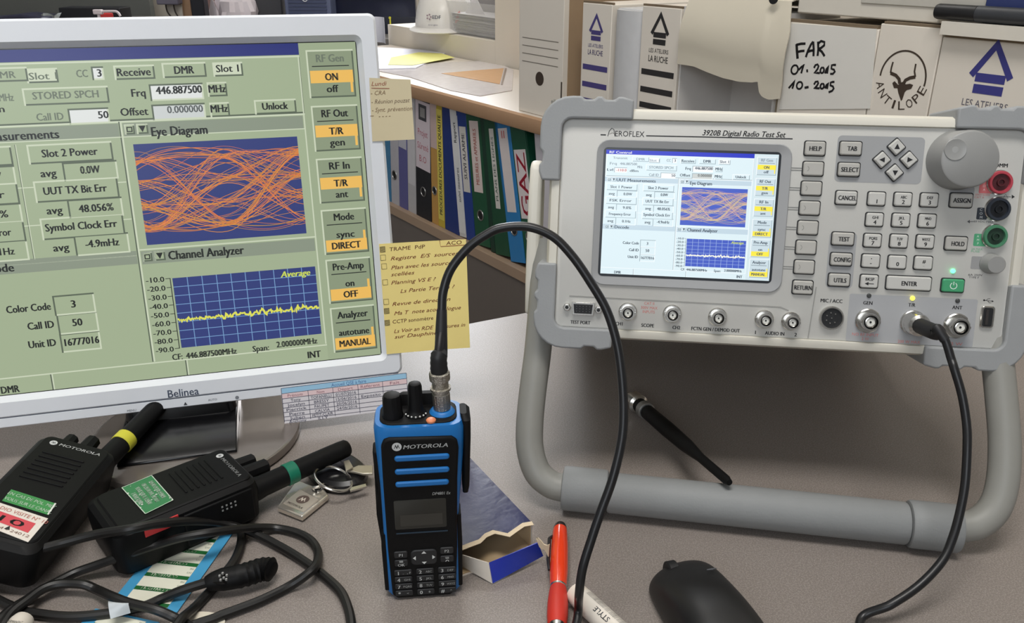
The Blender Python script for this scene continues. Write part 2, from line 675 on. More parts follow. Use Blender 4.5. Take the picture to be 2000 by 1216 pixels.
    for t, p, w, a, b_, q, val, vw in (('Color Code', (52, 603), 88, (98, 580), (186, 612), (140, 595), '3', 9),
                                      ('Call ID', (76, 637), 52, (106, 617), (192, 649), (148, 631), '50', 19),
                                      ('Unit ID', (79, 673), 54, (112, 655), (197, 684), (157, 668), '16777016', 68)):
        T(t, p, 15, w, tx, .006)
        bx(a, b_, None, False)
        T(val, q, 15, vw, tx, .01)
    # eye diagram
    ua, ub, va, vb = .4575, .838, .277, .579
    R(ua, va, ub, vb, plot, 3)
    rnd = random.Random(11)
    lv = [.16, .385, .61, .835]
    kn = [-.42, .055, .53, 1.0, 1.48]
    lw = 0.0026 if not fine else 0.0030
    for q in range(96):
        ys = [lv[rnd.randrange(4)] + rnd.gauss(0, .018) for _ in kn]
        if rnd.random() < .35:
            j = rnd.randrange(1, 4)
            ys[j] = min(.97, max(.06, ys[j] + rnd.choice((-1, 1)) * .06))
        pts = []
        for i in range(31):
            t = i / 30
            k = max(j for j in range(len(kn) - 1) if kn[j] <= t + 1e-9)
            s_ = (t - kn[k]) / (kn[k + 1] - kn[k])
            p0, p1, p2, p3 = ys[max(k - 1, 0)], ys[k], ys[k + 1], ys[min(k + 2, 4)]
            y = .5 * (2 * p1 + (-p0 + p2) * s_ + (2 * p0 - 5 * p1 + 4 * p2 - p3) * s_ ** 2 + (-p0 + 3 * p1 - 3 * p2 + p3) * s_ ** 3)
            y = min(.99, max(.02, y))
            pts.append((u2x(ua + (ub - ua) * t), v2z(va + (vb - va) * y)))
        cc = tuple(c * rnd.uniform(.62, 1.05) for c in trc[:3]) + (1,)
        sh.stroke(pts, lw * K * rnd.choice((.38, .5, .7)), cc, 4 + (q % 5) * .2)
    # channel analyser
    R(uD + .004, .590, .858, .594, hi, 4)
    R(uD + .006, .597, .856, .637, hdr, 3)
    ctl(uD + .008, .613)
    T('Channel Analyzer', (402, 494), 18, 149, tx, .01)
    ua, ub, va, vb = .5045, .851, .687, .910
    R(ua, va, ub, vb, plot, 3)
    for i in range(1, 10):
        u = ua + (ub - ua) * i / 10
        R(u - .0009, va, u + .0009, vb, grd, 4)
    for i in range(1, 8):
        v = va + (vb - va) * i / 8
        R(ua, v - .001, ub, v + .001, grd, 4)
    pts = []
    for i in range(150):
        t = i / 149
        pts.append((u2x(ua + (ub - ua) * t), v2z(va + (vb - va) * (.60 + rnd.gauss(0, .022) - (.04 if rnd.random() < .06 else 0)))))
    sh.stroke(pts, .0085 * K if fine else .006 * K, noise, 5)
    R(ua - .006, va, ua - .004, vb, tx, 4)
    for i in range(9):
        v = va + (vb - va) * i / 8
        R(ua - .016, v - .001, ua - .004, v + .001, tx, 4)
        T('-%d.0' % (10 + 10 * i), (ua - .040, v), .017, .042, tx)
    T('Average', (577, 535), 13, 58, S(205, 220, 90), .01, shear=.2)
    T('CF:', (345, 699), 13, 20, tx)
    T('446.887500MHz', (412, 692), 13, 100, tx, .02)
    T('Span:', (509, 682), 13, 32, tx)
    T('2.000000MHz', (580, 671), 13, 80, tx, .02)
    # status bar
    R(0, .947, .862, .951, hi, 4)
    u1_, u2_ = MU(98, 756)[0], MU(362, 722)[0]
    for u in (u1_, u2_):
        R(u, .951, u + .003, 1, lo, 4)
        R(u + .003, .951, u + .006, 1, hi, 4)
    T('DMR', (16, 763), 15, 36, tx, .01)
    T('INT', (614, 694), 15, 25, tx, .012)
    # soft keys
    R(.862, 0, 1, 1, tuple(c * .93 for c in bg[:3]) + (1,), 2)
    keys = (((588, 97), (692, 188), 'RF Gen', 'ON', 'off', 0), ((597, 207), (700, 292), 'RF Out', 'T/R', 'gen', 0),
            ((607, 311), (707, 393), 'RF In', 'T/R', 'ant', 0), ((616, 412), (715, 493), 'Mode', 'sync', 'DIRECT', 1),
            ((625, 510), (723, 588), 'Pre-Amp', 'on', 'OFF', 1), ((634, 605), (732, 683), 'Analyzer', 'autotune', 'MANUAL', 1))
    wid = {'RF Gen': .066, 'RF Out': .064, 'RF In': .05, 'Mode': .05, 'Pre-Amp': .078, 'Analyzer': .078, 'ON': .03, 'off': .028, 'T/R': .034, 'gen': .036,
           'ant': .03, 'sync': .045, 'DIRECT': .072, 'on': .022, 'OFF': .036, 'autotune': .078, 'MANUAL': .08}
    face = tuple(c * .72 for c in bg[:3]) + (1,) if not fine else S(205, 222, 230)
    for i, (a, b_, t, o1, o2, wh) in enumerate(keys):
        (u0, v0), (u1, v1) = MU(*a), MU(*b_)
        u0, u1 = .878, .992
        bx((u0, v0), (u1, v1), face)
        h = v1 - v0
        R(u0 + .012, v0 + h * .33, u1 - .012, v0 + h * .35, tx, 6)
        T(t, ((u0 + u1) / 2, v0 + h * .17), .024, wid[t], tx if i else washed, .008)
        ya, yb = v0 + h * .56, v0 + h * .81
        yc = ya if wh == 0 else yb
        R(u0 + .006, yc - h * .13, u1 - .004, yc + h * .13, hl, 6)
        R(u1 - .012, v0 + h * .5, u1 - .006, v0 + h * .9, hl, 6)
        T(o1, ((u0 + u1) / 2, ya), .023, wid[o1], tx, .016 if wh == 0 else .008, l=8)
        T(o2, ((u0 + u1) / 2, yb), .023, wid[o2], tx, .016 if wh else .006, l=8)


SILV = mat('silver_monitor_plastic', (224, 227, 232), 0.38, var=0.02)
DKPL = mat('dark_plastic', (26, 27, 30), 0.45, var=0.1)
mon = thing('monitor', Frame(A([*(onz(380, 850)[:2]), 0]), MN.X, MN.Y, MN.Z), 'silver flat computer monitor showing eye diagram beside yellow sticky note', 'monitor')
MO = Frame(mon.matrix_world.translation, MN.X, MN.Y, MN.Z)
mo = A(MN.l3(MO.P))               # panel coordinates of the thing's origin


def shift(mb, o):
    mb.v = [(q[0] - o[0], q[1] - o[1], q[2] - o[2]) for q in mb.v]
    return mb


BX0, BX1, BZ1, BZ0 = SX0 - 0.019, SX1 + 0.0175, 0.1535, -0.1500
bcx, bcz = (BX0 + BX1) / 2, (BZ0 + BZ1) / 2
icx, icz, iw, ih = (SX0 + SX1) / 2, (SZ0 + SZ1) / 2, SX1 - SX0, SZ1 - SZ0


def ring(cx, cz, w, h, r, y):
    return [(cx + a, y, cz + c) for a, c in rr(w, h, r, 5)]


bw, bh = BX1 - BX0, BZ1 - BZ0
mb = MB().loft([ring(bcx, bcz, bw, bh, .006, .018), ring(bcx, bcz, bw, bh, .006, .002), ring(bcx, bcz, bw - .004, bh - .004, .005, -.0002),
                ring(icx, icz, iw + .010, ih + .010, .006, -.0002), ring(icx, icz, iw + .0085, ih + .0085, .006, .0012), ring(icx, icz, iw + .0015, ih + .0015, .002, .0055)], False, False)
build('bezel', shift(mb, mo), SILV, mon)
mb = MB().rbox(bcx, bcz, bw - .004, bh - .004, .006, [(.0175, 0), (.034, .012), (.052, .05)])
build('rear_housing', shift(mb, mo), mat('grey_monitor_back', (150, 152, 156), .5), mon)
mb = MB().rbox(bcx, BZ0 - .0035, bw - .012, .009, .003, [(.016, 0), (.002, 0), (.0005, .001)])
build('control_strip', shift(mb, mo), SILV, mon)
mb = MB().box(bcx - bw / 2 + .004, .0008, BZ0 - .0004, bcx + bw / 2 - .004, .004, BZ0 + .0012)
build('seam', shift(mb, mo), mat('seam_grey', (105, 110, 122), .5), mon)
mb = MB().box(SX0 - .003, .0058, SZ0 - .003, SX1 + .003, .012, SZ1 + .003)
scr = build('screen', shift(mb, mo), mat('lcd_black', (12, 13, 14), .3), mon)
sh = Sheet(y=.0052)
sh.y -= mo[1]
pal_m = (S(164, 178, 146), S(205, 214, 188), S(92, 103, 86), S(34, 38, 36), S(226, 229, 226), S(140, 150, 132), S(50, 62, 122),
         S(40, 48, 118), S(240, 190, 96), S(232, 142, 70), S(120, 160, 205), S(225, 225, 90), S(110, 120, 104))
draw_ui(sh, lambda u: SX0 + u * (SX1 - SX0) - mo[0], lambda v: SZ1 - v * (SZ1 - SZ0) - mo[2], pal_m, False)
sh.build('display_image', LCD1, scr)
sh = Sheet(y=-.0004 - mo[1])
x, z = MN.loc(358, 765)
sh.text('Belinea', x - mo[0], z - mo[2], .0068, S(88, 98, 118), 1, w=.0242, bold=.012)
sh.build('maker_lettering', INK, mon)
sh = Sheet(y=.0002 - mo[1])
for t, px, py in (('MENU', 257, 801), ('AUTO', 415, 780)):
    x, z = MN.loc(px, py)
    sh.text(t, x - mo[0], z - mo[2], .0019, S(120, 124, 130), 1)
for px, py, sg in ((310, 794, -1), (362, 788, 1)):
    x, z = MN.loc(px, py)
    x, z = x - mo[0], z - mo[2]
    sh.poly([(x - .0015, z - .0012 * sg), (x + .0015, z - .0012 * sg), (x, z + .0014 * sg)], S(60, 62, 66), 1)
x, z = MN.loc(463, 776)
sh.disc(x - mo[0], z - mo[2], .0015, S(120, 124, 130), 1)
sh.build('control_lettering', INK, mon)
# stand: disc base and neck in world coordinates -> monitor frame
dc = A([-0.268, 0.624, 0])
mb = MB()
prof = [(.082, .0), (.085, .002), (.0853, .007), (.0848, .0085), (.0835, .0092), (.082, .0094), (.020, .0096)]
rings = [[(dc[0] + r * math.cos(2 * PI * j / 56), dc[1] + r * math.sin(2 * PI * j / 56), z) for j in range(56)] for r, z in prof]
mb.loft(rings)
mb.v = [MO.l3(q) for q in mb.v]
build('base_disc', mb, mat('brushed_base_metal', (138, 130, 124), 0.19, 0.55, var=.04, rvar=.03), mon)
mb = MB()
nk = upright(A([-0.286, 0.648, 0]), 14.7)
for w_, d_, z, y in ((.092, .058, .0092, .0), (.088, .054, .03, .003), (.080, .046, .055, .010), (.074, .032, .12, .030), (.070, .026, .18, .042)):
    mb_r = [(a, y + c, z) for a, c in rr(w_, d_, .008, 4)]
    mb.v += mb_r
n_ = 20
for i in range(4):
    for j in range(n_):
        mb.f.append((i * n_ + j, i * n_ + (j + 1) % n_, (i + 1) * n_ + (j + 1) % n_, (i + 1) * n_ + j))
mb.f += [tuple(range(n_ - 1, -1, -1)), tuple(4 * n_ + j for j in range(n_))]
mb.mi = [0] * len(mb.f)
mb.v = [MO.l3(nk.w(*q)) for q in mb.v]
build('neck', mb, mat('glossy_black_plastic', (14, 14, 16), 0.22, var=.05), mon)
mb = MB()                                   # black swivel foot sloping forward from the neck on the disc
ft_ = Frame(nk.P, nk.X, nk.Y, nk.Z)
pr_ = [(-.074, .0096), (-.074, .0115), (-.068, .0150), (-.052, .0190), (-.036, .0215), (.02, .0225), (.02, .0096)]
mb.loft([[(-.0455, y, z) for y, z in pr_], [(.0455, y, z) for y, z in pr_]])
mb.v = [MO.l3(ft_.w(*q)) for q in mb.v]
build('swivel_foot', mb, mat('glossy_black_plastic', (14, 14, 16), 0.22, var=.05), mon, bevel=.0015)

# notes stuck on the monitor


def paper_on(name, fr, corners, rgb, label, cat, bend=0.0, y0=-0.0009, th=0.00012, group=None):
    """thin sheet whose corners (TL,TR,BR,BL pixels) lie on plane of fr; returns thing, warp"""
    c = [A(fr.loc(*q)) for q in corners]
    o = c[3]

    def pt(u, v):
        q = (c[0] * (1 - u) + c[1] * u) * (1 - v) + (c[3] * (1 - u) + c[2] * u) * v
        return q
    w = np.linalg.norm(c[1] - c[0])

    def bendf(x, z=0):
        return -bend * max(0.0, (x) / w) ** 2
    f2 = Frame(fr.w(o[0], y0, o[1]), fr.X, fr.Y, fr.Z)
    t = thing(name, f2, label, cat, group)
    mb = MB().grid(lambda u, v: (pt(u, 1 - v)[0] - o[0], bendf(pt(u, 1 - v)[0] - o[0]), pt(u, 1 - v)[1] - o[1]), 10, 4, -th)
    build('sheet', mb, mat(name + '_paper_%d_%d_%d' % rgb, rgb, .65, var=.03), t)
    return t, o, bendf, lambda x, y: tuple(A(fr.loc(x, y)) - o)


t, o, bf, q_ = paper_on('sticky_note', MN, [(740, 476), (907, 465), (915, 675), (755, 691)], (238, 218, 138),
                        'yellow sticky note with red handwritten checklist on monitor edge', 'note', bend=.006)
sh = Sheet(y=-.0002, warp=bf)
red, gry = S(140, 62, 42), S(110, 100, 66)
lines = [('TRAME  PdP', (795, 483), 72, 0), ('ACO', (884, 472), 32, 0), ('Registre  E/S  sources', (828, 498), 138, 1), ('Plan avec les sources', (825, 516), 130, 1),
         ('scellées', (786, 533), 48, 1), ('Planning VS E ?', (807, 547), 92, 1), ('Ls Partie Terrain ?', (834, 562), 112, 1), ('Revue de direction', (822, 587), 120, 1),
         ('Ma T  note acoust-logue', (834, 604), 138, 1), ('CCTP sonomètre', (806, 623), 84, 0), ('Ls Voir an RDE   mesures in', (838, 638), 148, 1), ('sur Dauphiné', (812, 652), 90, 1)]
mpp = .70 / FPX
for s_, p, w_, it in lines:
    x, z = q_(*p)
    sh.text(s_, x, z, .0034, red if it else S(120, 66, 44), 2, w=w_ * mpp, shear=.35 if it else .1, bold=.004, rot=.012)
for p in ((747, 487), (748, 503), (750, 520), (752, 551), (754, 589), (755, 607), (756, 630)):
    x, z = q_(*p)
    full = p[1] in (487, 607, 630)
    h_ = .0021
    if full:
        for k in range(5):
            sh.stroke([(x - h_, z - h_ + k * .001), (x + h_, z - h_ + k * .001 + .0006)], .0006, gry, 2)
    sh.stroke([(x - h_, z - h_), (x + h_, z - h_), (x + h_, z + h_ * 1.2), (x - h_, z + h_ * 1.2), (x - h_, z - h_)], .0004, gry, 3)
x, z = q_(857, 468)
x2, z2 = q_(859, 480)
x3, z3 = q_(907, 476)
sh.stroke([(x, z), (x2, z2), (x3, z3)], .0005, red, 2)
sh.build('handwriting', INK, t)

t, o, bf, q_ = paper_on('sticky_note', MN, [(721, 152), (800, 156), (808, 272), (727, 276)], (205, 192, 158),
                        'small beige sticky note with faint pencil list at monitor top edge', 'note', bend=.004)
sh = Sheet(y=-.0002, warp=bf)
pen = S(128, 104, 74)
for s_, p, w_, c in (('Lundi', (740, 163), 30, S(150, 84, 64)), ('- CRA', (738, 181), 28, pen), ('- Réunion pouzat', (762, 197), 74, S(120, 100, 78)), ('- Synt. prévention', (765, 213), 78, pen), ('- ....', (742, 224), 40, pen)):
    x, z = q_(*p)
    sh.text(s_, x, z, .0036, c, 2, w=w_ * mpp, shear=.3)
a_, b_ = q_(725, 172), q_(760, 173)
sh.stroke([a_, b_], .0005, S(150, 84, 64), 2)
sh.build('handwriting', INK, t)

t, o, bf, q_ = paper_on('schedule_paper', MN, [(548, 757), (793, 726), (799, 795), (556, 826)], (222, 218, 222),
                        'printed schedule table with blue header strip stuck under monitor bezel', 'paper', bend=.0, y0=-.0016)
sh = Sheet(y=-.0002, warp=bf)
ink = S(60, 60, 84)
TL, TR, BR, BL = [A(q_(*p)) for p in ((549, 757), (793, 727), (798, 795), (556, 824))]


def tp(u, v):
    return tuple((TL * (1 - u) + TR * u) * (1 - v) + (BL * (1 - u) + BR * u) * v)


rows = [0, .155, .30, .435, .57, .70, .83, .94]
cols = [0, .205, .40, .60, .80, 1.0]
sh.poly([tp(0, .0), tp(0, .155), tp(1, .155), tp(1, 0)], S(160, 204, 232), 1)
sh.poly([tp(0, .155), tp(0, .30), tp(1, .30), tp(1, .155)], S(232, 206, 208), 1)
for v in rows:
    sh.stroke([tp(0, v), tp(.5, v), tp(1, v)], .0004, ink, 2)
for u in cols:
    sh.stroke([tp(u, .155 if 0 < u < 1 else 0), tp(u, .98)], .0004, ink, 2)
data = [('Prénom', 'Nom', 'Départ', 'Référent', 'Fait'), ('Tony', 'TOFANELLI', '01/07/2016', '', ''), ('Jocelyn', 'BRESSY', '15/06/2016', 'Exposito', ''),
        ('Pierrick', 'PAUPET', '20/06/2016', '', ''), ('Pierre', 'CALVIA', '24/06/2016', '', ''), ('Julien', 'PETIT-CLAIR', '', '', ''), ('Anthony', 'ILLY', '', '', '')]
rt_ = math.atan2((TR - TL)[1], (TR - TL)[0])
x, z = tp(.53, .08)
sh.text('Accueil QSE à faire', x, z, .0032, S(70, 110, 170), 3, w=.030, rot=rt_)
for i, rw in enumerate(data):
    for j, s_ in enumerate(rw):
        if s_:
            v = (rows[i + 1] + (rows[i + 2] if i + 2 < len(rows) else 1.03)) / 2
            x, z = tp((cols[j] + cols[j + 1]) / 2, v)
            sh.text(s_, x, z, .0027, S(150, 96, 110) if i == 0 else ink, 3, w=min(.0175, .0021 * len(s_)), rot=rt_)
sh.build('printed_table', INK, t)

# ------------------------------------------------------------------ radio test set
I0 = upright(at(1530, 450, .60), -6.733, 14.687)
base_pt = A([0.17, 0.52, 0])
IO = Frame(base_pt, I0.X, I0.Y, I0.Z)
io = A(I0.l3(base_pt))
ts = thing('radio_test_set', IO, 'grey portable radio test set with lit screen and keypad on tube stand', 'test set')
il = lambda x, y, dy=0.0: tuple(A(I0.loc(x, y, dy)) - A([io[0], io[2]]))
Y0 = -io[1]                       # panel surface y in thing coordinates
PX = .60 / FPX
CREAM = mat('cream_case', (216, 212, 200), .45, var=.03, scale=20)
PANEL = mat('light_grey_panel', (203, 202, 197), .45, var=.02, scale=30, bump=.03, bscale=900)
RUB = mat('grey_rubber', (150, 152, 153), .6, var=.05, bump=.06, bscale=700)
PADG = mat('mid_grey_print', (158, 159, 160), .5, var=.02)
CHROME = mat('nickel_plate', (205, 203, 198), .22, 1.0, var=.04)
DARKW = mat('black_insert_key_shade', (22, 23, 25), .6)
CX0, CX1, CZ1, CZ0 = -.167, .1625, .0815, -.0848
ccx, ccz = (CX0 + CX1) / 2 - io[0], (CZ0 + CZ1) / 2 - io[2]
cw, ch = CX1 - CX0, CZ1 - CZ0
mb = MB().rbox(ccx, ccz, cw, ch, .008, [(Y0 + .36, .003), (Y0 + .357, 0), (Y0 + .004, 0), (Y0 - .001, .002), (Y0 - .002, .005), (Y0 - .002, .0074), (Y0 + .001, .008)])
build('case', mb, CREAM, ts)
mb = MB().rbox(ccx, ccz, cw - .0165, ch - .0165, .004, [(Y0 + .004, 0), (Y0 + .0003, 0), (Y0, .0006)])
panel = build('front_panel', mb, PANEL, ts)
for sx in (-.12, .12):
    build('rear_foot', MB().box(ccx + sx - .02, Y0 + .315, -io[2] + CZ0 - .022, ccx + sx + .02, Y0 + .345, -io[2] + CZ0 + .004), RUB, ts, bevel=.003)
# corner bumpers
ox0, ox1, oz1, oz0 = CX0 - io[0] - .0075, CX1 - io[0] + .0075, CZ1 - io[2] + .0075, CZ0 - io[2] - .0075


def bumper(pts, notch=None):
    return MB().prism(pts, Y0 - .005, Y0 + .05)


def lcorner(xo, zo, sx, sz, lx, lz, wi):
    """L around a case corner; (xo, zo) outer corner, legs lx, lz long, wi wide; sx, sz point inwards"""
    r = .022
    out = [(xo + sx * lx, zo + sz * wi)]
    out += [(xo + sx * lx, zo + sz * .002), (xo + sx * (lx - .008), zo)]
    nb = 4
    for k in range(nb):                              # shallow ribs on the outside
        a = lx - .011 - k * .0145
        out += [(xo + sx * a, zo), (xo + sx * (a - .002), zo + sz * .0022), (xo + sx * (a - .009), zo + sz * .0022), (xo + sx * (a - .011), zo)] if a - .012 > r else []
    for i in range(7):
        a = i / 6 * PI / 2
        out.append((xo + sx * (r - r * math.sin(a)), zo + sz * (r - r * math.cos(a))))
    for k in range(nb - 1, -1, -1):
        a = lz - .011 - k * .0145
        out += [(xo, zo + sz * (a - .011)), (xo + sx * .0022, zo + sz * (a - .009)), (xo + sx * .0022, zo + sz * (a - .002)), (xo, zo + sz * a)] if a - .012 > r else []
    out += [(xo, zo + sz * (lz - .006)), (xo + sx * .002, zo + sz * lz), (xo + sx * wi, zo + sz * lz)]
    ri = .007
    for i in range(5):
        a = i / 4 * PI / 2
        out.append((xo + sx * (wi + ri - ri * math.cos(a)), zo + sz * (wi + ri - ri * math.sin(a))))
    return out


x_tl, _ = il(1237, 220)
_, z_tl = il(1080, 352)
_, z_bl = il(1065, 512)
x_bl, _ = il(1195, 660)
x_tr, _ = il(1866, 220)
x_br, _ = il(1800, 700)
_, z_br = il(1990, 556)
for nm, pts in (('tl', lcorner(ox0, oz1, 1, -1, x_tl - ox0, oz1 - z_tl, .0155)), ('bl', lcorner(ox0, oz0, 1, 1, x_bl - ox0, z_bl - oz0, .0155)),
                ('tr', lcorner(ox1, oz1, -1, -1, ox1 - x_tr, .052, .0155)), ('br', lcorner(ox1, oz0, -1, 1, ox1 - x_br, z_br - oz0, .0155))):
    build('corner_bumper', bumper(pts), RUB, ts, bevel=.0022, bseg=3)

# side arms and bail
wl = lambda w: A(IO.l3(w))
bw0, bw1 = onz(1110, 953, .0168), onz(1785, 1023, .0168)
axis = nrm(bw1 - bw0)
pivL = I0.w(-.176, .045, .000)
pivR = I0.w(.172, .045, .000)
up_ = nrm(pivL - bw0 - axis * np.dot(pivL - bw0, axis))
bnorm = nrm(np.cross(axis, up_))
if bnorm[1] < 0:
    bnorm = -bnorm
BF = Frame(bw0, axis, bnorm, up_)
bl = lambda x, y: BF.w(BF.loc(x, y)[0], 0, BF.loc(x, y)[1])
pathL = [bl(*p) for p in ((1066, 470), (1061, 560), (1051, 680), (1041, 760), (1034.5, 830), (1036, 880), (1050, 922), (1076, 945), (1100, 952))]
pathR = [bl(*p) for p in ((1797, 1024), (1880, 1028), (1918, 1016), (1945, 986), (1959, 935), (1962, 860), (1956, 780), (1948, 700), (1938, 600))]
mid = [bw0 + axis * np.dot(p - bw0, axis) for p in (onz(1110, 953, .0168), onz(1785, 1023, .0168))]
path = spline(pathL, 6) + [mid[0] + axis * .01, mid[1] - axis * .01] + spline(pathR, 6)
BAIL = mat('grey_bail_tube', (139, 138, 132), .5, var=.05)
SLEEVE = mat('grey_foam_sleeve', (132, 134, 134), .62, var=.05, bump=.08, bscale=600)
mb = MB().tube([wl(p) for p in path], .0105, 16)
bail = build('bail_stand', mb, BAIL, ts)
L_ = np.linalg.norm(mid[1] - mid[0])


def sleeve(name, a, b, r):
    pa, pb = mid[0] + axis * a, mid[0] + axis * b
    ps = [pa, pa + axis * .0005, pa + axis * .002, pb - axis * .002, pb - axis * .0005, pb]
    mb = MB().tube([wl(p) for p in ps], [r * .86, r * .95, r, r, r * .95, r * .86], 24)
    build(name, mb, SLEEVE, bail)


aL = BF.loc(1099, 952)[0]
aR = BF.loc(1872, 1030)[0]
sleeve('sleeve_collar', aL, aL + .0335, .0166)
sleeve('grip_sleeve', aL + .0336, BF.loc(1771, 1020)[0], .0150)
sleeve('sleeve_collar', BF.loc(1771, 1020)[0] + .0003, aR, .0168)
for sgn, px, nm in ((-1, ox0 - .0002, 'l'), (1, ox1 + .0002, 'r')):
    # flat arm that carries the bail along the case side
    prof = [(a - io[1] + .045, c - io[2]) for a, c in ((.0, .045), (.012, .040), (.018, .02), (.016, -.05), (.010, -.075), (-.010, -.075), (-.016, -.05), (-.016, .02), (-.010, .040))]
    ringa = [(px, y, z) for y, z in prof]
    ringb = [(px + sgn * .010, y, z) for y, z in prof]
    mb = MB().loft([ringa, ringb], flip=sgn < 0)
    build('bail_arm', mb, CREAM, ts, bevel=.003, bseg=3)

# screen of the tester
scx, scz = -.0672 - io[0], .0082 - io[2]
sw, s_h = .1198, .0886
mb = MB().loft([ring(scx + .0012, scz - .0005, sw + .0155, s_h + .0155, .009, Y0 - .0012), ring(scx + .0012, scz - .0005, sw + .0145, s_h + .0145, .0088, Y0 - .0016),
                ring(scx, scz, sw + .003, s_h + .003, .003, Y0 - .0004)], False, False)
build('screen_bezel', mb, PADG, ts, smooth=20)
mb = MB().rbox(scx, scz, sw + .0035, s_h + .0035, .003, [(Y0 + .002, 0), (Y0 - .0007, 0)])
sc2 = build('screen', mb, mat('tester_lcd_black', (20, 26, 34), .3), ts)
sh = Sheet(y=Y0 - .0008, step=.000012)
pal_s = (S(222, 240, 246), S(246, 252, 255), S(160, 178, 186), S(70, 84, 98), S(250, 253, 255), S(196, 216, 228), S(66, 92, 196), S(24, 44, 196), S(255, 236, 70),
         S(228, 196, 160), S(170, 195, 240), S(250, 250, 235), S(140, 154, 164))
# corners as seen: slightly different height left and right are lens effects
draw_ui(sh, lambda u: scx - sw / 2 + u * sw, lambda v: scz + s_h / 2 - v * s_h, pal_s, True)
sh.build('display_image', LCD2, sc2)

# printed legends on the panel
pr = Sheet(y=Y0 - .00005)
ink = S(34, 34, 36)


def pt_(t, x, y, hpx, wpx, c=ink, bold=.01, shear=0.0, l=2):
    X, Z = il(x, y)
    pr.text(t, X, Z, hpx * PX, c, l, w=wpx * PX if len(t) > 1 else None, bold=bold, shear=shear)


pt_('EROFLEX', 1230, 261, 11, 57, ink, -.004)
pr.stroke([il(1187, 266), il(1190, 256), il(1195, 250), il(1199, 253), il(1201, 266)], 1.3 * PX, ink, 2)
pr.stroke([il(1190, 262), il(1196, 259), il(1203, 262)], .8 * PX, S(120, 110, 105), 2)
pr.stroke([il(1173, 263), il(1183.5, 263.3)], 2.2 * PX, ink, 2)
pr.stroke([il(1262, 265), il(1548, 271)], 2.0 * PX, ink, 2)
pt_('3920B Digital Radio Test Set', 1453, 260.5, 11, 157, ink, .02, .28)
for t, x, y, w_ in (('TEST PORT', 1133.5, 629, 40), ('CH1', 1209, 631.5, 14), ('SCOPE', 1265, 635, 25), ('CH2', 1321, 639, 15), ('FCTN GEN / DEMOD OUT', 1397.5, 643, 95),
                    ('1', 1475.5, 648.5, 3.5), ('AUDIO IN', 1513, 650.5, 37), ('2', 1554, 653, 4.5), ('MIC / ACC', 1624, 587, 41), ('GEN', 1695, 591, 17), ('T/R', 1781, 595, 13), ('ANT', 1869.5, 600, 18), ('DMM', 1956, 322.5, 22)):
    pt_(t, x, y, 7.4, w_, ink, .035)
rd = S(205, 120, 112)
for t, x, y, w_ in (('CAT II', 1268, 592, 20), ('300V MAX', 1268, 600.5, 33), ('INPUTS', 1267, 608.5, 24), ('NO RF INPUT', 1690, 653, 50), ('2 W', 1690, 661, 14), ('200 W MAX', 1775, 667, 42), ('2 W', 1868, 671, 22)):
    pt_(t, x, y, 6, w_, rd, 0, l=3)
for t, x, y, w_, c in (('60 VDC MAX', 1921, 432.5, 36, S(90, 90, 92)), ('300V/600V', 1919, 380, 27, S(220, 140, 135)), ('CAT II', 1912, 385, 17, S(220, 140, 135)), ('2A MAX', 1908, 486, 20, S(110, 180, 140)),
                       ('FUSE', 1905, 490.5, 16, S(110, 180, 140)), ('6A 250V', 1905, 536.5, 26, S(70, 70, 72)), ('TYPE F', 1902, 541.5, 18, S(70, 70, 72))):
    pt_(t, x, y, 3.8, w_, c, .0, l=3)
# arrows round the jacks
a_, b_ = il(1893, 432.5), il(1901, 432.5)
pr.stroke([a_, b_], .8 * PX, ink, 2)
pr.poly([il(1889, 432.5), il(1894, 429), il(1894, 436)], S(90, 90, 92), 2)
pr.stroke([il(1951, 384), il(1975, 384)], .8 * PX, ink, 2)
pr.poly([il(1982, 384), il(1976, 380), il(1976, 388)], ink, 2)
pr.stroke([il(1959, 387), il(1964, 379), il(1969, 387), il(1959, 387)], .8 * PX, ink, 3)
# usb mark
pr.stroke([il(1921, 586), il(1940, 588)], .8 * PX, ink, 2)
pr.disc(*il(1922, 586), 1.8 * PX, ink, 2)
pr.stroke([il(1926, 586), il(1930, 583), il(1934, 583)], .8 * PX, ink, 2)
pr.stroke([il(1929, 587), il(1932, 591), il(1936, 591)], .8 * PX, ink, 2)
pr.poly([il(1941, 588), il(1937, 586), il(1937, 590)], ink, 2)
# grey backing areas, colour tags


def quad(c0, c1, c, l=1, r=.002):
    (x0, z1), (x1, z0) = il(*c0), il(*c1)
    pr.poly([((x0 + x1) / 2 + a, (z0 + z1) / 2 + c_) for a, c_ in rr(abs(x1 - x0), abs(z1 - z0), r, 4)], c, l)


G1 = S(161, 162, 163)
quad((1637, 264), (1798, 360), G1, r=.003)
quad((1621, 452), (1664, 563), G1, r=.003)
quad((1660, 573), (1899, 678), S(165, 166, 168), r=.0012)
quad((1856, 360), (1899, 408), G1, r=.003)
quad((1914, 352), (1938, 378), S(222, 120, 122), r=.0008)
quad((1909, 405), (1927, 429), S(52, 58, 66), r=.0008)
quad((1903, 456), (1925, 481), S(84, 166, 122), r=.0008)
quad((1898, 500), (1924, 526), S(150, 150, 150), r=.0008)
for i, t in enumerate('COM'):
    pt_(t, 1916, 409 + i * 7.5, 5, 4.5, S(225, 228, 230), .01, l=3)
for i, t in enumerate('AMP'):
    pt_(t, 1910, 461 + i * 7, 4.5, 4, S(215, 235, 222), .0, l=3)
for i, t in enumerate('VΩA'):
    pt_(t, 1922, 356 + i * 7, 4.5, 4.5, S(245, 225, 222), .0, l=3)
pr.build('panel_legends', INK, panel)
# grooves and steps of the panel
mb = MB()


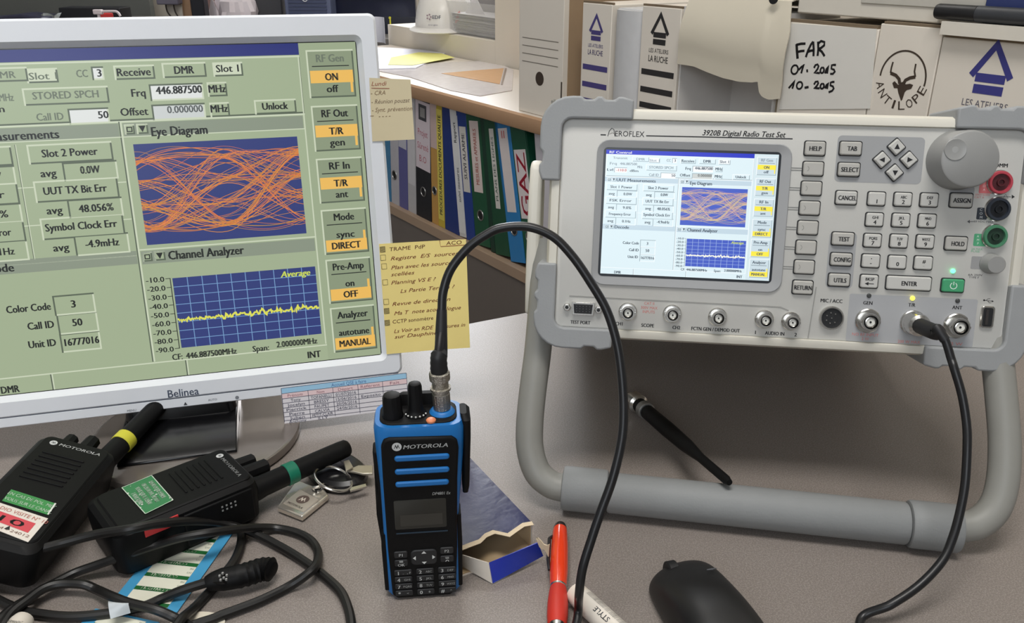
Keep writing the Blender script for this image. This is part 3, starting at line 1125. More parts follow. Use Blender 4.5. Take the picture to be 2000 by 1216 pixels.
def groove(p, q, w_=.0006, h_=.0005):
    a, b_ = A(il(*p)), A(il(*q))
    d = nrm(b_ - a)
    n2 = A([-d[1], d[0]]) * w_ / 2
    mb.prism([tuple(a + n2), tuple(a - n2), tuple(b_ - n2), tuple(b_ + n2)], Y0 - h_, Y0 + .001)


groove((1112, 577), (1525, 599))
groove((1525, 599), (1540, 606))
groove((1594, 560), (1578, 660))
build('moulded_edge', mb, mat('panel_edge_grey', (150, 149, 145), .5), panel)
mb = MB()
for k in range(6):
    y = 329 + (521 - 329) * k / 5
    x = 1567 - 14 * k / 5 - 3.4 * k / 5
    for dy in (-2.2, 2.2):
        a, b_ = A(il(x - 38, y + dy)), A(il(x + 2, y + dy))
        mb.box(a[0], Y0 - .0003, a[1] - .0002, b_[0], Y0 + .001, a[1] + .0002)
build('softkey_ticks', mb, mat('tick_grey', (128, 128, 126), .5), panel)

KEYM = mat('key_grey', (182, 180, 174), .45, var=.03)
KEYL = mat('key_light', (196, 195, 190), .45, var=.03)


def key(x, y, wpx, hpx, lines=(), m=None, rot=0.0, rr_=.0016, sym=None, lab=None, h=.0026, tcol=ink):
    cx, cz = il(x, y)
    w_, h_ = wpx * PX, hpx * PX * 1.03
    mb = MB()
    mb.k = 1
    mb.rbox(0, 0, w_ + .0011, h_ + .0011, rr_, [(.0006, 0), (-.0007, 0), (-.0008, .0004)])  # black skirt paints in the shadow outline round each key
    mb.k = 0
    mb.rbox(0, 0, w_, h_, rr_, [(.0, 0), (-h + .0007, .0002), (-h, .0009)])
    if rot:
        c, s_ = math.cos(rot), math.sin(rot)
        mb.v = [(q[0] * c - q[2] * s_, q[1], q[0] * s_ + q[2] * c) for q in mb.v]
    mb.v = [(q[0] + cx, q[1] + Y0, q[2] + cz) for q in mb.v]
    k = build('key', mb, [m or KEYM, DARKW], ts, label=lab)
    s2 = Sheet(y=Y0 - h - .00006)
    for t, dx, dz, hh, ww, bo in lines:
        s2.text(t, cx + dx * PX, cz + dz * PX, hh * PX, tcol, 1, w=ww * PX if len(t) > 1 else None, bold=bo * 1.7)
    if sym == 'tri':
        s_, c = math.sin(rot - PI / 4), math.cos(rot - PI / 4)
    if callable(sym):
        sym(s2, cx, cz)
    if s2.f:
        s2.build('key_legend', INK, k)
    return k


key(1591, 290, 38, 26, [('HELP', 0, 0, 9, 22, .03)])
for i in range(6):
    key(1587.5 - (1587.5 - 1570) * i / 5, 329.5 + (521 - 329.5) * i / 5, 38, 26,
        sym=lambda s2, cx, cz: s2.stroke([(cx - 13 * PX + 4.5 * PX * math.cos(a), cz + 4.5 * PX * math.sin(a)) for a in np.linspace(-1.3, 1.3, 8)], .9 * PX, S(140, 139, 134), 1))
key(1567, 560.5, 38, 26, [('RETURN', 0, 0, 9, 33, .03)])
key(1660.5, 290, 40, 25, [('TAB', 2, 0, 9, 17, .03)])
key(1657, 331, 40, 25, [('SELECT', 1, 0, 9, 32, .03)])
key(1652, 386, 39, 25, [('CANCEL', 1, 0, 9, 33, .03)], KEYL)
for x, y, an in ((1750, 287, 0), (1721.5, 312, PI / 2), (1774, 312, -PI / 2), (1746, 337, PI)):
    def tri(s2, cx, cz, an=an):
        ps = [(-5, -4), (5, -4), (0, 6)]
        s2.poly([(cx + (a * math.cos(an) - b_ * math.sin(an)) * PX, cz + (a * math.sin(an) + b_ * math.cos(an)) * PX) for a, b_ in ps], ink, 1)
    key(x, y, 23, 23, m=KEYL, rot=PI / 4, sym=tri, rr_=.0009)
nums = (('', '1'), ('ABC', '2'), ('DEF', '3'), ('GHI', '4'), ('JKL', '5'), ('MNO', '6'), ('PQRS', '7'), ('TUV', '8'), ('WXYZ', '9'))
for i, (a, n_) in enumerate(nums):
    r_, c_ = divmod(i, 3)
    key(1711 + 51.3 * c_ - 4.0 * r_, 388 + 40.6 * r_ + 1.2 * c_, 32, 25, [(n_, 0, -4.5, 8, 4.5 if n_ != '1' else 3, .02)] + ([(a, 0, 4.5, 5.5, 3.7 * len(a), .02)] if a else []), KEYL)
key(1699.5, 509, 33, 25, [('-', -.5, -3, 8, 6, .02), ('•', 0, 5, 6, 4, 0)], KEYL)
key(1751, 511.5, 33, 25, [('0', 0, -3, 8, 4.5, .02)], KEYL)
key(1802, 513, 33, 25, [('#', 0, 3.5, 7, 5.5, .02), ('_', 0, -3, 4, 4, .0)], KEYL)
key(1696.5, 549, 33, 25, [('BKSP', 0, 5, 6, 16, .02)], KEYL,
    sym=lambda s2, cx, cz: (s2.stroke([(cx - 2 * PX, cz - 4 * PX), (cx + 8 * PX, cz - 4 * PX)], 1.4 * PX, ink, 1), s2.poly([(cx - 9 * PX, cz - 4 * PX), (cx - 2 * PX, cz - 7.5 * PX), (cx - 2 * PX, cz - .5 * PX)], ink, 1)))
key(1773.5, 552.5, 83, 26, [('ENTER', 0, 0, 9, 28, .03)], KEYL)
key(1876, 391, 40, 26, [('ASSIGN', 0, 0, 9, 31, .03)])
key(1866, 475, 40, 25, [('HOLD', 2, 0, 9, 23, .03)])
key(1645.5, 466, 41, 24, [('TEST', 1, 0, 9, 20, .03)])
key(1642, 506, 40, 24, [('CONFIG', 1, 0, 9, 31, .03)])
key(1638, 546, 40, 24, [('UTILS', 1, 0, 9, 23, .03)])
PGR = mat('green_key', (70, 158, 112), .4, var=.04)
key(1859.5, 557, 41, 25, m=PGR, lab='green power key', sym=lambda s2, cx, cz: (
    s2.stroke([(cx + 6 * PX * math.sin(a), cz + 6 * PX * math.cos(a)) for a in np.linspace(.55, 2 * PI - .55, 18)], 1.4 * PX, S(225, 240, 230), 1),
    s2.stroke([(cx, cz + 1 * PX), (cx, cz + 8 * PX)], 1.4 * PX, S(225, 240, 230), 1)))

# leds
for x, y, rgb, es, nm in ((1861, 529, (90, 255, 150), 3.0, 'lit green lamp'), (1782, 582, (250, 235, 70), 2.2, 'lit yellow lamp'), (1697, 577, None, 0, None), (1870, 587, None, 0, None)):
    cx, cz = il(x, y)
    mb = MB().lathe([(.0016, Y0), (.0016, Y0 - .0006), (.0010, Y0 - .0012)], cx, cz, 14)
    build('indicator_lamp', mb, mat('lamp_%s' % (nm or 'off'), rgb or (70, 72, 72), .4, emit=rgb, es=es) if rgb else mat('lamp_off', (64, 66, 66), .4), ts, label=nm)

# knobs
cx, cz = il(1869.5, 312)
kx, kz = il(1886.5, 306.8, -.022)
KNB = mat('knob_grey', (146, 146, 144), .42, var=.04)
kr = 54 * PX
mb = MB().lathe([(kr * 1.05, Y0), (kr * 1.05, Y0 - .001), (kr, Y0 - .0025), (kr * .965, Y0 - .0195), (kr * .93, Y0 - .0214), (kr * .88, Y0 - .022)], cx, cz, 48)
kn_ = build('tuning_knob', mb, KNB, ts, label='large round tuning knob with finger dimple')
dx, dz = il(1866, 292, -.022)
fr_ = 19 * PX
mb = MB().lathe([(fr_ * 1.05, Y0 - .0219), (fr_, Y0 - .0226), (fr_ * .86, Y0 - .0224), (fr_ * .62, Y0 - .0221), (fr_ * .3, Y0 - .0220), (.0003, Y0 - .02198)], dx, dz, 26)
build('finger_dimple', mb, mat('dimple_grey', (152, 152, 150), .35), kn_)
cx, cz = il(1934, 514)
mb = MB().lathe([(20 * PX, Y0), (20 * PX, Y0 - .001), (18 * PX, Y0 - .002), (17 * PX, Y0 - .0095), (15.5 * PX, Y0 - .0102)], cx, cz, 28)
build('fuse_cap', mb, KNB, ts)

# binding posts
for x, y, rgb, nm in ((1951, 356, (180, 68, 80), 'red'), (1947, 408, (44, 50, 60), 'black'), (1941, 461, (74, 130, 98), 'green')):
    cx, cz = il(x, y)
    u = PX
    m1 = mat('jack_ring_' + nm, rgb, .35)
    m2 = mat('jack_well_' + nm, tuple(int(c * .45) for c in rgb), .4)
    mb = MB()
    mb.k = 2
    mb.lathe([(23.5 * u, Y0), (23.5 * u, Y0 - .0012), (22 * u, Y0 - .0018)], cx, cz, 28)
    mb.k = 0
    mb.lathe([(22 * u, Y0 - .001), (21.5 * u, Y0 - .0035), (20.5 * u, Y0 - .0040), (16.5 * u, Y0 - .0040), (15.5 * u, Y0 - .0022)], cx, cz, 28)
    mb.k = 1
    mb.lathe([(15.8 * u, Y0 - .002), (15.8 * u, Y0 - .0024)], cx, cz, 24)
    mb.k = 1
    mb.lathe([(7.6 * u, Y0 - .002), (7.4 * u, Y0 - .0044), (5.2 * u, Y0 - .0044), (4.8 * u, Y0 - .0028)], cx, cz, 18)
    build('binding_post', mb, [m1, m2, CHROME], ts, label=nm + ' safety jack')

WDIEL = mat('white_dielectric', (225, 224, 216), .5)


def bnc(x, y, s=1.0):
    cx, cz = il(x, y)
    u = PX * s
    mb = MB()
    mb.k = 0
    mb.lathe([(18.5 * u, Y0), (18.5 * u, Y0 - .0018), (17 * u, Y0 - .0024), (13.5 * u, Y0 - .0024), (13.2 * u, Y0 - .0085), (12.6 * u, Y0 - .0092), (10.4 * u, Y0 - .0092), (10.2 * u, Y0 - .003)], cx, cz, 24, cap1=False)
    mb.k = 1
    mb.lathe([(10.3 * u, Y0 - .0028), (10.3 * u, Y0 - .0034)], cx, cz, 20)
    mb.k = 0
    mb.lathe([(8.0 * u, Y0 - .003), (8.0 * u, Y0 - .0082), (6.6 * u, Y0 - .0084)], cx, cz, 18, cap1=False)
    mb.k = 2
    mb.lathe([(6.7 * u, Y0 - .003), (6.7 * u, Y0 - .0076)], cx, cz, 18)
    mb.k = 1
    mb.lathe([(1.7 * u, Y0 - .0075), (1.7 * u, Y0 - .0079)], cx, cz, 10)
    for sg in (-1, 1):                    # bayonet studs
        mb.k = 0
        mb.box(cx + sg * 13 * u - .0008, Y0 - .0078, cz - .0008, cx + sg * 13 * u + .0008, Y0 - .006, cz + .0008)
    return build('coaxial_socket', mb, [CHROME, DARKW, WDIEL], ts)


for x, y in ((1226, 608), (1312.5, 612), (1401, 618), (1492, 622.5), (1544, 626.5)):
    bnc(x, y)
bnc(1694, 625.5, 1.3)
bnc(1867, 635.5, 1.33)
bnc(1782, 629, 1.3)
# mic socket
cx, cz = il(1623, 620)
mb = MB()
u = PX
mb.lathe([(23.5 * u, Y0), (23.5 * u, Y0 - .0022), (22.3 * u, Y0 - .003), (20 * u, Y0 - .003), (19.8 * u, Y0 - .001)], cx, cz, 28, k=0)
mb.lathe([(20 * u, Y0 - .0008), (20 * u, Y0 - .0016)], cx, cz, 28, k=1)
for a in range(7):
    an = a * 2 * PI / 7
    r_ = 10.5 * u if a else 0
    mb.lathe([(1.3 * u, Y0 - .0014), (1.3 * u, Y0 - .0022)], cx + r_ * math.cos(an), cz + r_ * math.sin(an), 8, k=0)
build('microphone_socket', mb, [CHROME, DARKW], ts)
# serial port
cx, cz = il(1139, 602)
mb = MB()
trap = lambda w1, w2, h: [(cx - w1 / 2, cz + h / 2), (cx + w1 / 2, cz + h / 2), (cx + w2 / 2, cz - h / 2), (cx - w2 / 2, cz - h / 2)]
mb.prism(trap(47 * u, 42 * u, 26 * u), Y0 - .0028, Y0 + .001, 0)
mb.prism(trap(39 * u, 35 * u, 19 * u), Y0 - .0030, Y0, 1)
for r_ in range(3):
    for c_ in range(5):
        xx, zz = cx + (c_ - 2) * 6.6 * u, cz + (1 - r_) * 5.2 * u
        mb.box(xx - .0003, Y0 - .00325, zz - .0003, xx + .0003, Y0 - .0029, zz + .0003, 2)
for x, y in ((1107.5, 598.5), (1169, 604)):
    sx_, sz_ = il(x, y)
    mb.lathe([(8 * u, Y0), (8 * u, Y0 - .003), (6.8 * u, Y0 - .0036)], sx_, sz_, 6, k=0)
    mb.lathe([(3.6 * u, Y0 - .0034), (3.6 * u, Y0 - .0038)], sx_, sz_, 12, k=1)
build('serial_port', mb, [CHROME, DARKW, mat('pin_grey', (90, 90, 92), .4)], ts, bevel=.0004)
# usb
cx, cz = il(1927, 618.5)
mb = MB()
mb.rbox(cx, cz, 25 * u, 43 * u, .0022, [(Y0, 0), (Y0 - .0014, 0), (Y0 - .0018, .0004)], 0)
mb.rbox(cx, cz, 17.5 * u, 36 * u, .0012, [(Y0 - .001, 0), (Y0 - .0019, 0)], 1)
mb.box(cx - .0016, Y0 - .0024, cz - .0052, cx + .0002, Y0 - .0018, cz + .0052, 2)
build('usb_port', mb, [CHROME, DARKW, mat('usb_tongue', (48, 44, 42), .5)], ts)

# ------------------------------------------------------------------ two-way radio, standing
RF = upright(onz(829, 1165), 6.1)
rad = thing('two_way_radio', RF, 'blue and black two-way radio with keypad standing upright on the desk', 'radio')
RBLU = mat('radio_blue', (24, 108, 178), .38, var=.04)
RBLK = mat('radio_black', (9, 9, 10), .6, var=.08, bump=.05, bscale=1500, spec=.22)
RBL2 = mat('radio_black_satin', (9, 9, 10), .55, var=.06, spec=.22)
ql = lambda x, y, dy=0.0: RF.loc(x, y, dy)


def sect(cx, w_, y0, y1, z, r):
    return [(cx + a, (y0 + y1) / 2 + c, z) for a, c in rr(w_, y1 - y0, r, 4)]


# rear (battery) half black, front housing blue shell, front plate black
mb = MB().loft([sect(0, .044, .013, .034, .0, .004), sect(0, .047, .010, .036, .004, .005), sect(0, .049, .010, .038, .06, .006), sect(.001, .050, .012, .036, .113, .006), sect(.001, .048, .014, .034, .118, .006)])
build('battery', mb, RBLK, rad)
mb = MB().loft([sect(0, .0435, .003, .0135, .0005, .003), sect(0, .0475, .0012, .0145, .005, .003), sect(0, .0470, .001, .0145, .020, .003), sect(0, .0472, .001, .0145, .060, .003),
                sect(.001, .0495, .001, .0148, .085, .004), sect(.0015, .0535, .001, .030, .110, .008), sect(.0015, .0545, .001, .034, .1235, .009), sect(.0015, .0525, .002, .033, .1268, .009)])
build('housing', mb, RBLU, rad)
cover = [(-.0203, .0040), (-.017, .001), (.0165, .001), (.0205, .0040), (.0222, .04), (.0233, .09), (.0246, .112), (.0238, .1175), (.0205, .1203), (-.0165, .1214), (-.0198, .1200), (-.0214, .1155), (-.0216, .09), (-.0214, .04)]
mb = MB().prism([(x, z) for x, z in cover], -.0012, .004)
build('front_plate', mb, RBLK, rad, bevel=.0014, bseg=3)
# sides below the shell waist: black side rails
for sg in (-1, 1):
    mb = MB().loft([sect(sg * .0232, .0038, .0018, .014, .006, .0012), sect(sg * .0236, .0040, .0018, .014, .04, .0012), sect(sg * .0234, .0036, .0018, .014, .062 if sg > 0 else .050, .0012)])
    build('side_rail', mb, RBLK, rad)
# push-to-talk pad on the left
pp = [(.004, .034), (.006, .060), (.004, .075), (.0045, .082), (.007, .096), (.0085, .106), (.022, .107), (.024, .09), (.022, .06), (.018, .036)]
rg = [[(-.0225 - ins * 0 - d, .004 + y * .75, z) for y, z in pp] for d, ins in ((-.002, 0), (.0025, 0))]
off = {0: .0, 1: .0014, 2: .0, 3: .0002, 4: .0018, 5: .0022, 6: .0022, 7: .0018, 8: .0014, 9: 0}
rg[1] = [(x - off[i] - .0004, y, z) for i, (x, y, z) in enumerate(rg[1])]
build('talk_button', MB().loft(rg, flip=True), RBLK, rad, bevel=.0012)
# accessory cover on the right
mb = MB().loft([sect(.0285, .0034, .006, .022, .075, .0015), sect(.0290, .0040, .005, .024, .080, .0018), sect(.0302, .0044, .005, .025, .115, .002), sect(.0298, .0056, .006, .025, .1265, .0025), sect(.0284, .004, .010, .023, .1295, .0018)])
build('accessory_cover', mb, RBLK, rad)
# top
mb = MB().loft([sect(.0012, .047, .0045, .0315, .1255, .008), sect(.0012, .0465, .005, .031, .1274, .008), sect(.0012, .045, .006, .0305, .1279, .0075)])
build('top_plate', mb, RBL2, rad)
mb = MB().loft([sect(.002, .030, .026, .0325, .1265, .002), sect(.002, .027, .027, .032, .1335, .002), sect(.002, .022, .0275, .0315, .135, .0015)])
build('rear_rim', mb, RBLK, rad)


def vlathe(prof, cx, cy, n=24, k=None, flute=0.0, nf=0):
    mb = MB()
    rings = []
    for r, z in prof:
        rings.append([(cx + r * (1 - (flute if nf and (j % 2) else 0)) * math.cos(2 * PI * j / n), cy + r * (1 - (flute if nf and (j % 2) else 0)) * math.sin(2 * PI * j / n), z) for j in range(n)])
    return mb.loft(rings, k=k)


kx1 = ql(768, 822, .0145)[0]
kx2 = ql(813, 818, .0155)[0]
ax = ql(864, 812, .0165)[0]
mb = vlathe([(.0066, .1275), (.0066, .1290), (.0060, .1305), (.0057, .1405), (.0051, .1424), (.0040, .1428)], kx1, .0145, 24, flute=.05, nf=1)
build('volume_knob', mb, RBL2, rad)
mb = vlathe([(.0070, .1275), (.0068, .1288), (.0052, .1303), (.0046, .1318), (.0042, .1470), (.0037, .1488), (.0029, .1492)], kx2, .0155, 24, flute=.05, nf=1)
kn_ = build('channel_knob', mb, RBL2, rad)
mb = MB()
for a in range(7):
    an = math.radians(-160 + a * 23)
    px_, py_ = kx2 + .0064 * math.cos(an), .0155 + .0064 * math.sin(an)
    mb.lathe([(.0005, -.0003), (.0005, .0003)], 0, 0, 8)
    mb.v[-16:] = [(px_ + q[0], py_ + q[2], .1292 + q[1]) for q in mb.v[-16:]]
build('position_dots', mb, mat('white_paint', (220, 220, 216), .5), kn_)
ox_ = ql(842, 824, .009)[0]
mb = vlathe([(.0030, .1272), (.0030, .1282), (.0024, .1288), (.0012, .1290)], ox_, .0070, 20)
build('emergency_button', mb, mat('orange_button', (216, 130, 84), .4), rad)
mb = vlathe([(.0078, .1265), (.0078, .1282), (.0066, .1298), (.0060, .1302)], ax, .0165, 28)
build('antenna_collar', mb, RBLU, rad)
# grille bars
for y0_, (xa, xb) in ((892, (770, 878)), (917.5, (771, 878)), (942, (772, 877))):
    a, b_ = ql(xa, y0_ + 1)[0], ql(xb, y0_ - 3)[0]
    zc = ql(824, y0_ - 1)[1] + .0002
    mb = MB().rbox((a + b_) / 2, zc, b_ - a, .0041, .0019, [(-.0008, 0), (-.0018, .0002), (-.0024, .0010)])
    build('speaker_bar', mb, RBLU, rad)
# display
a, b_ = ql(774, 990), ql(877, 1024)
mb = MB().rbox(0, (ql(824, 972)[1] + ql(824, 1028)[1]) / 2, b_[0] - a[0], ql(824, 972)[1] - ql(824, 1028)[1], .0012, [(-.001, 0), (-.0014, 0), (-.00155, .0004)])
dsp = build('display', mb, mat('dark_display', (44, 44, 40), .2, var=.03), rad)
sh = Sheet(y=-.0016)
z1, z0 = ql(826, 1000)[1], ql(826, 1022)[1]
sh.rect(-.0125, z0, .0135, z1, S(58, 56, 51), 1)
sh.build('display_window', INKG, dsp)
mb = MB().box(-.0155, -.0018, ql(824, 1036)[1] - .0003, .0165, -.0010, ql(824, 1036)[1] + .0003)
build('trim_line', mb, mat('trim_blue_grey', (36, 52, 66), .4), rad)
# keypad
KBLK = mat('key_black', (31, 32, 34), .55)
WL = S(214, 216, 214)
for r_ in range(4):
    for c_ in range(3):
        x, z = -.0130 + c_ * .0139 + .0003, .0223 - r_ * .0055
        t = (('1', '2', '3'), ('4', '5', '6'), ('7', '8', '9'), ('*', '0', '#'))[r_][c_]
        sm = (('. ,?', 'ABC', 'DEF'), ('GHI', 'JKL', 'MNO'), ('PQRS', 'TUV', 'WXYZ'), ('<', '◊', '^'))[r_][c_]
        mb = MB().rbox(x, z, .0112, .0043, .001, [(-.001, 0), (-.0016, 0), (-.002, .0004)])
        k = build('key', mb, KBLK, rad)
        s2 = Sheet(y=-.00208)
        s2.text(t, x - .0030, z, .0028, WL, 1, bold=.02)
        s2.text(sm, x + .0023, z, .0017, S(160, 162, 160), 1, w=.0013 * max(1, len(sm)))
        s2.build('key_legend', INK, k)
for x, z, t in ((-.0135, .0365, 'P1'), (-.0135, .0300, 'OK'), (.0155, .0375, 'P2'), (.0155, .0310, '⌂')):
    mb = MB().rbox(x, z, .0085, .0050, .0012, [(-.001, 0), (-.0016, 0), (-.002, .0004)])
    k = build('key', mb, KBLK, rad)
    s2 = Sheet(y=-.00208)
    if t == '⌂':
        s2.stroke([(x - .0012, z + .0016), (x + .001, z + .0016), (x + .001, z + .0006), (x - .001, z + .0006)], .0003, WL, 1)
        s2.stroke([(x - .0010, z - .0018), (x - .0004, z - .0008), (x + .0006, z - .0008), (x + .001, z - .0018)], .0004, WL, 1)
    else:
        s2.text(t, x, z - (.0012 if t == 'OK' else 0), .0022, WL, 1, bold=.012)
        if t == 'OK':
            s2.rect(x - .0012, z + .0006, x + .0012, z + .0022, S(150, 152, 150), 1)
    s2.build('key_legend', INK, k)
mb = MB().rbox(.0010, .0335, .0165, .0115, .003, [(-.001, 0), (-.0016, 0), (-.0021, .0006)])
k = build('navigation_pad', mb, KBLK, rad)
s2 = Sheet(y=-.0022)
for an, dx, dz in ((0, 0, .0040), (PI / 2, -.0060, 0), (-PI / 2, .0060, 0), (PI, 0, -.0040)):
    ps = [(-.0016, -.0008), (.0016, -.0008), (0, .0011)]
    s2.poly([(.001 + dx + a * math.cos(an) - c * math.sin(an), .0335 + dz + a * math.sin(an) + c * math.cos(an)) for a, c in ps], WL, 1)
s2.build('key_legend', INK, k)
sh = Sheet(y=-.00128)
x, z = ql(775, 870)
batwing(sh, x, z, .0029, S(200, 202, 202), S(26, 27, 29))
x, z = ql(831, 868)
sh.text('MOTOROLA', x, z, .0028, S(205, 207, 206), 2, w=.0265, bold=.02, shear=.22)
x, z = ql(862, 960)
sh.text('DP4801 Ex', x, z, .0022, S(190, 192, 190), 2, w=.0112, bold=.012, shear=.25)
sh.build('maker_lettering', INK, rad)

# ------------------------------------------------------------------ coaxial cable between radio and test set
CAB = mat('black_cable', (22, 22, 24), .38, var=.06)
BOOT = mat('black_boot', (26, 26, 28), .5, var=.06)
con_base = RF.w(ax, .0165, .1302)
con_top = RF.w(ax - .001, .0165, .1555)
zc0 = float((con_top - CAM) @ FW)
ptsA = [(861, 690), (862, 640), (863, 605), (866, 568), (881, 525), (914, 484), (948, 459), (980, 445), (1032, 443), (1080, 462), (1118, 500), (1152, 549), (1184, 604), (1204, 666), (1214, 730), (1218, 800), (1214, 860), (1197, 933), (1173, 1000), (1156, 1050), (1138, 1109), (1131, 1160), (1129, 1200)]
lenA = [0]
for a, b_ in zip(ptsA, ptsA[1:]):
    lenA.append(lenA[-1] + math.hypot(b_[0] - a[0], b_[1] - a[1]))
wA = []
for p, s_ in zip(ptsA, lenA):
    t = s_ / lenA[-1]
    wA.append(at(*p, zc0 + (.505 - zc0) * t))
wA[-1] = onz(*ptsA[-1], .012)
wA[-2] = (wA[-2] + onz(*ptsA[-2], .03)) / 2
plug_in = I0.w(*(lambda q: (q[0], -.016, q[1]))(I0.loc(1782, 629)))
plug_out = I0.w(*(lambda q: (q[0] + .004, -.036, q[1] - .001))(I0.loc(1782, 629)))
ptsB = [(1829, 640), (1846, 664), (1858, 701), (1864, 720), (1879, 772), (1888, 829), (1889, 874), (1885, 943), (1875, 999), (1860, 1052), (1840, 1095), (1796, 1142), (1740, 1180), (1680, 1211)]
zb0 = float((I0.w(*I0.l3(plug_out)) - CAM) @ FW)
wB = [at(*p, zb0 - .004 + (.528 - zb0) * (i / 13.0)) for i, p in enumerate(ptsB)]
wB[-1] = onz(1680, 1211, .0035)
tail = [A([0.035, 0.36, .0035]), A([0.07, 0.30, .0035]), A([0.14, 0.285, .0035]), A([0.20, 0.33, .0035]), A([0.212, 0.375, .0035])]
full = [con_top + RF.Z * .004, con_top + RF.Z * .012] + wA[1:] + tail + wB[::-1] + [plug_out]
cable_fr = Frame(onz(1128, 1205), [1, 0, 0], [0, 1, 0], [0, 0, 1])
cb = thing('coaxial_cable', cable_fr, 'thick black coaxial cable looping from blue radio up to the test set', 'cable')
tl = lambda ps: [cable_fr.l3(p) for p in ps]
build('cord', MB().tube(tl(spline(full, 10)), .00275, 12), CAB, cb)
sp = spline([con_top - RF.Z * .002, con_top + RF.Z * .010] + wA[:3], 8)
nb = len(sp)
rad_ = []
for i in range(nb):
    t = i / (nb - 1)
    r_ = .0053 - .0010 * min(1, t / .45) if t < .45 else .0041 - .0011 * (t - .45) / .55
    if .08 < t < .45:
        r_ += .0003 * (i % 2)
    rad_.append(r_)
build('strain_relief', MB().tube(tl(sp), rad_, 14), BOOT, cb)
KNURL = mat('knurled_nickel', (176, 170, 158), .3, 1.0, var=.25, scale=1400, bump=.5, bscale=1500)


def plug(pa, pb, prof, mats, name, k_=None, fl=0):
    d = nrm(pb - pa)
    ln = np.linalg.norm(pb - pa)
    mb = MB()
    u_ = nrm(np.cross(d, A([.3, .5, .8])))
    w_ = np.cross(d, u_)
    n = 36
    rings = []
    for i, (r, t, kn) in enumerate(prof):
        rings.append([cable_fr.l3(pa + d * ln * t + (u_ * math.cos(2 * PI * j / n) + w_ * math.sin(2 * PI * j / n)) * r * (1 - (.05 if kn and j % 2 else 0))) for j in range(n)])
    mb.loft(rings)
    return build(name, mb, mats, cb, smooth=25)


plug(con_base, con_top, [(.0040, 0, 0), (.0052, .02, 0), (.0052, .06, 1), (.0054, .10, 1), (.0054, .42, 1), (.0050, .44, 0), (.0050, .50, 0), (.0062, .52, 0), (.0062, .58, 0), (.0050, .60, 0), (.0050, .76, 0), (.0062, .79, 0), (.0063, .82, 1), (.0063, .97, 1), (.0055, 1.0, 0)],
     KNURL, 'bayonet_connector')
pi_ = I0.w(*(lambda q: (q[0], -.0105, q[1]))(I0.loc(1782, 629)))
plug(I0.w(*(lambda q: (q[0], -.0026, q[1]))(I0.loc(1782, 629))), plug_in, [(.0078, .0, 0), (.0084, .04, 0), (.0084, .3, 1), (.0080, .36, 0), (.0080, .7, 0), (.0074, .9, 0), (.0052, 1.0, 0)], CHROME, 'bayonet_connector')
sp = spline([plug_in - nrm(plug_out - plug_in) * .002, plug_out, wB[0], wB[1]], 5)
build('strain_relief', MB().tube(tl(sp), [max(.0032, .0054 - .0024 * max(0, (i - 4) / 7)) for i in range(len(sp))], 14), BOOT, cb)

# ------------------------------------------------------------------ black radios lying on the desk
def lying_radio(fr, w_, ln, dp, ring_rgb, label, ant_w, red_side=None):
    t = thing('two_way_radio', fr, label, 'radio', 'black radios lying on the desk')
    mb = MB()
    lay = [(0, .0035), (.006, .0008), (dp - .012, 0), (dp - .004, .001), (dp, .004)]
    pro = []
    for y, ins in ((dp, .004), (dp - .004, .0012), (.010, 0), (.003, .0012), (0, .0045)):
        pro.append([(a, y, ln / 2 + c) for a, c in rr(w_ - 2 * ins, ln - 2 * ins, .008, 4)])
    mb.loft(pro, flip=True)
    build('body', mb, RBL2, t)
    mb = MB().rbox(0, ln * .52, w_ - .010, ln * .90, .006, [(.001, 0), (-.0004, 0), (-.0012, .001)])
    fp = build('front_plate', mb, RBL2, t)
    for k in range(7):                                      # speaker slots stand as ribs
        z = ln * (.80 - .042 * k)
        mb = MB().rbox(-.002, z, w_ * .52, .0016, .0007, [(-.0008, 0), (-.0017, 0), (-.002, .0003)])
        build('speaker_rib', mb, RBLK, fp)
    for x, l_, r_ in ((-.013, .014, .0055), (.001, .018, .0062)):
        mb = MB()
        n = 18
        rings = [[(x + r * (1 - .06 * (j % 2)) * math.cos(2 * PI * j / n), .0115 + r * (1 - .06 * (j % 2)) * math.sin(2 * PI * j / n), ln + z) for j in range(n)] for r, z in ((r_ * 1.1, -.003), (r_, .002), (r_ * .92, l_), (r_ * .75, l_ + .001))]
        mb.loft(rings)
        build('knob', mb, RBL2, t)
    a0 = A([w_ / 2 - .0125, .016, ln - .004])
    d = nrm(A(fr.l3(ant_w)) - a0)
    L_ = np.linalg.norm(A(fr.l3(ant_w)) - a0)
    mb = MB().tube([a0 + d * L_ * s_ for s_ in (0, .06, .12, .9, .98, 1.0)], [.0092, .0090, .0082, .0074, .0070, .0058], 20)
    an = build('antenna', mb, RBL2, t)
    mb = MB().tube([a0 + d * (L_ * .34 + s_) for s_ in (0, .0004, .0086, .009)], [.0082, .0086, .0085, .0081], 22)
    build('colour_ring', mb, mat('ring_%d' % ring_rgb[0], ring_rgb, .45), an)
    sh = Sheet(y=-.0013)
    batwing(sh, -.0155, ln * .905, .0027, S(200, 202, 202), S(24, 25, 27))
    sh.text('MOTOROLA', .004, ln * .905, .0030, S(200, 202, 202), 2, w=.030, bold=.02, shear=.15)
    sh.build('maker_lettering', INK, t)
    return t


dA = flat(onz(155, 890, .040), (0.02, 1.0, 0))
# rolled so its right edge hangs lower, as it leans on its belt clip
rl = math.radians(17)
XA = dA.X * math.cos(rl) - A([0, 0, 1]) * math.sin(rl)
ZA = dA.Z
FA = Frame(A([-0.3275, 0.430, 0.0435]), XA, np.cross(ZA, XA), ZA)
ra = lying_radio(FA, .058, .120, .034, (205, 200, 60), 'black two-way radio with yellow ring, green and red number 10 labels', A([-0.296, 0.622, 0.034]))


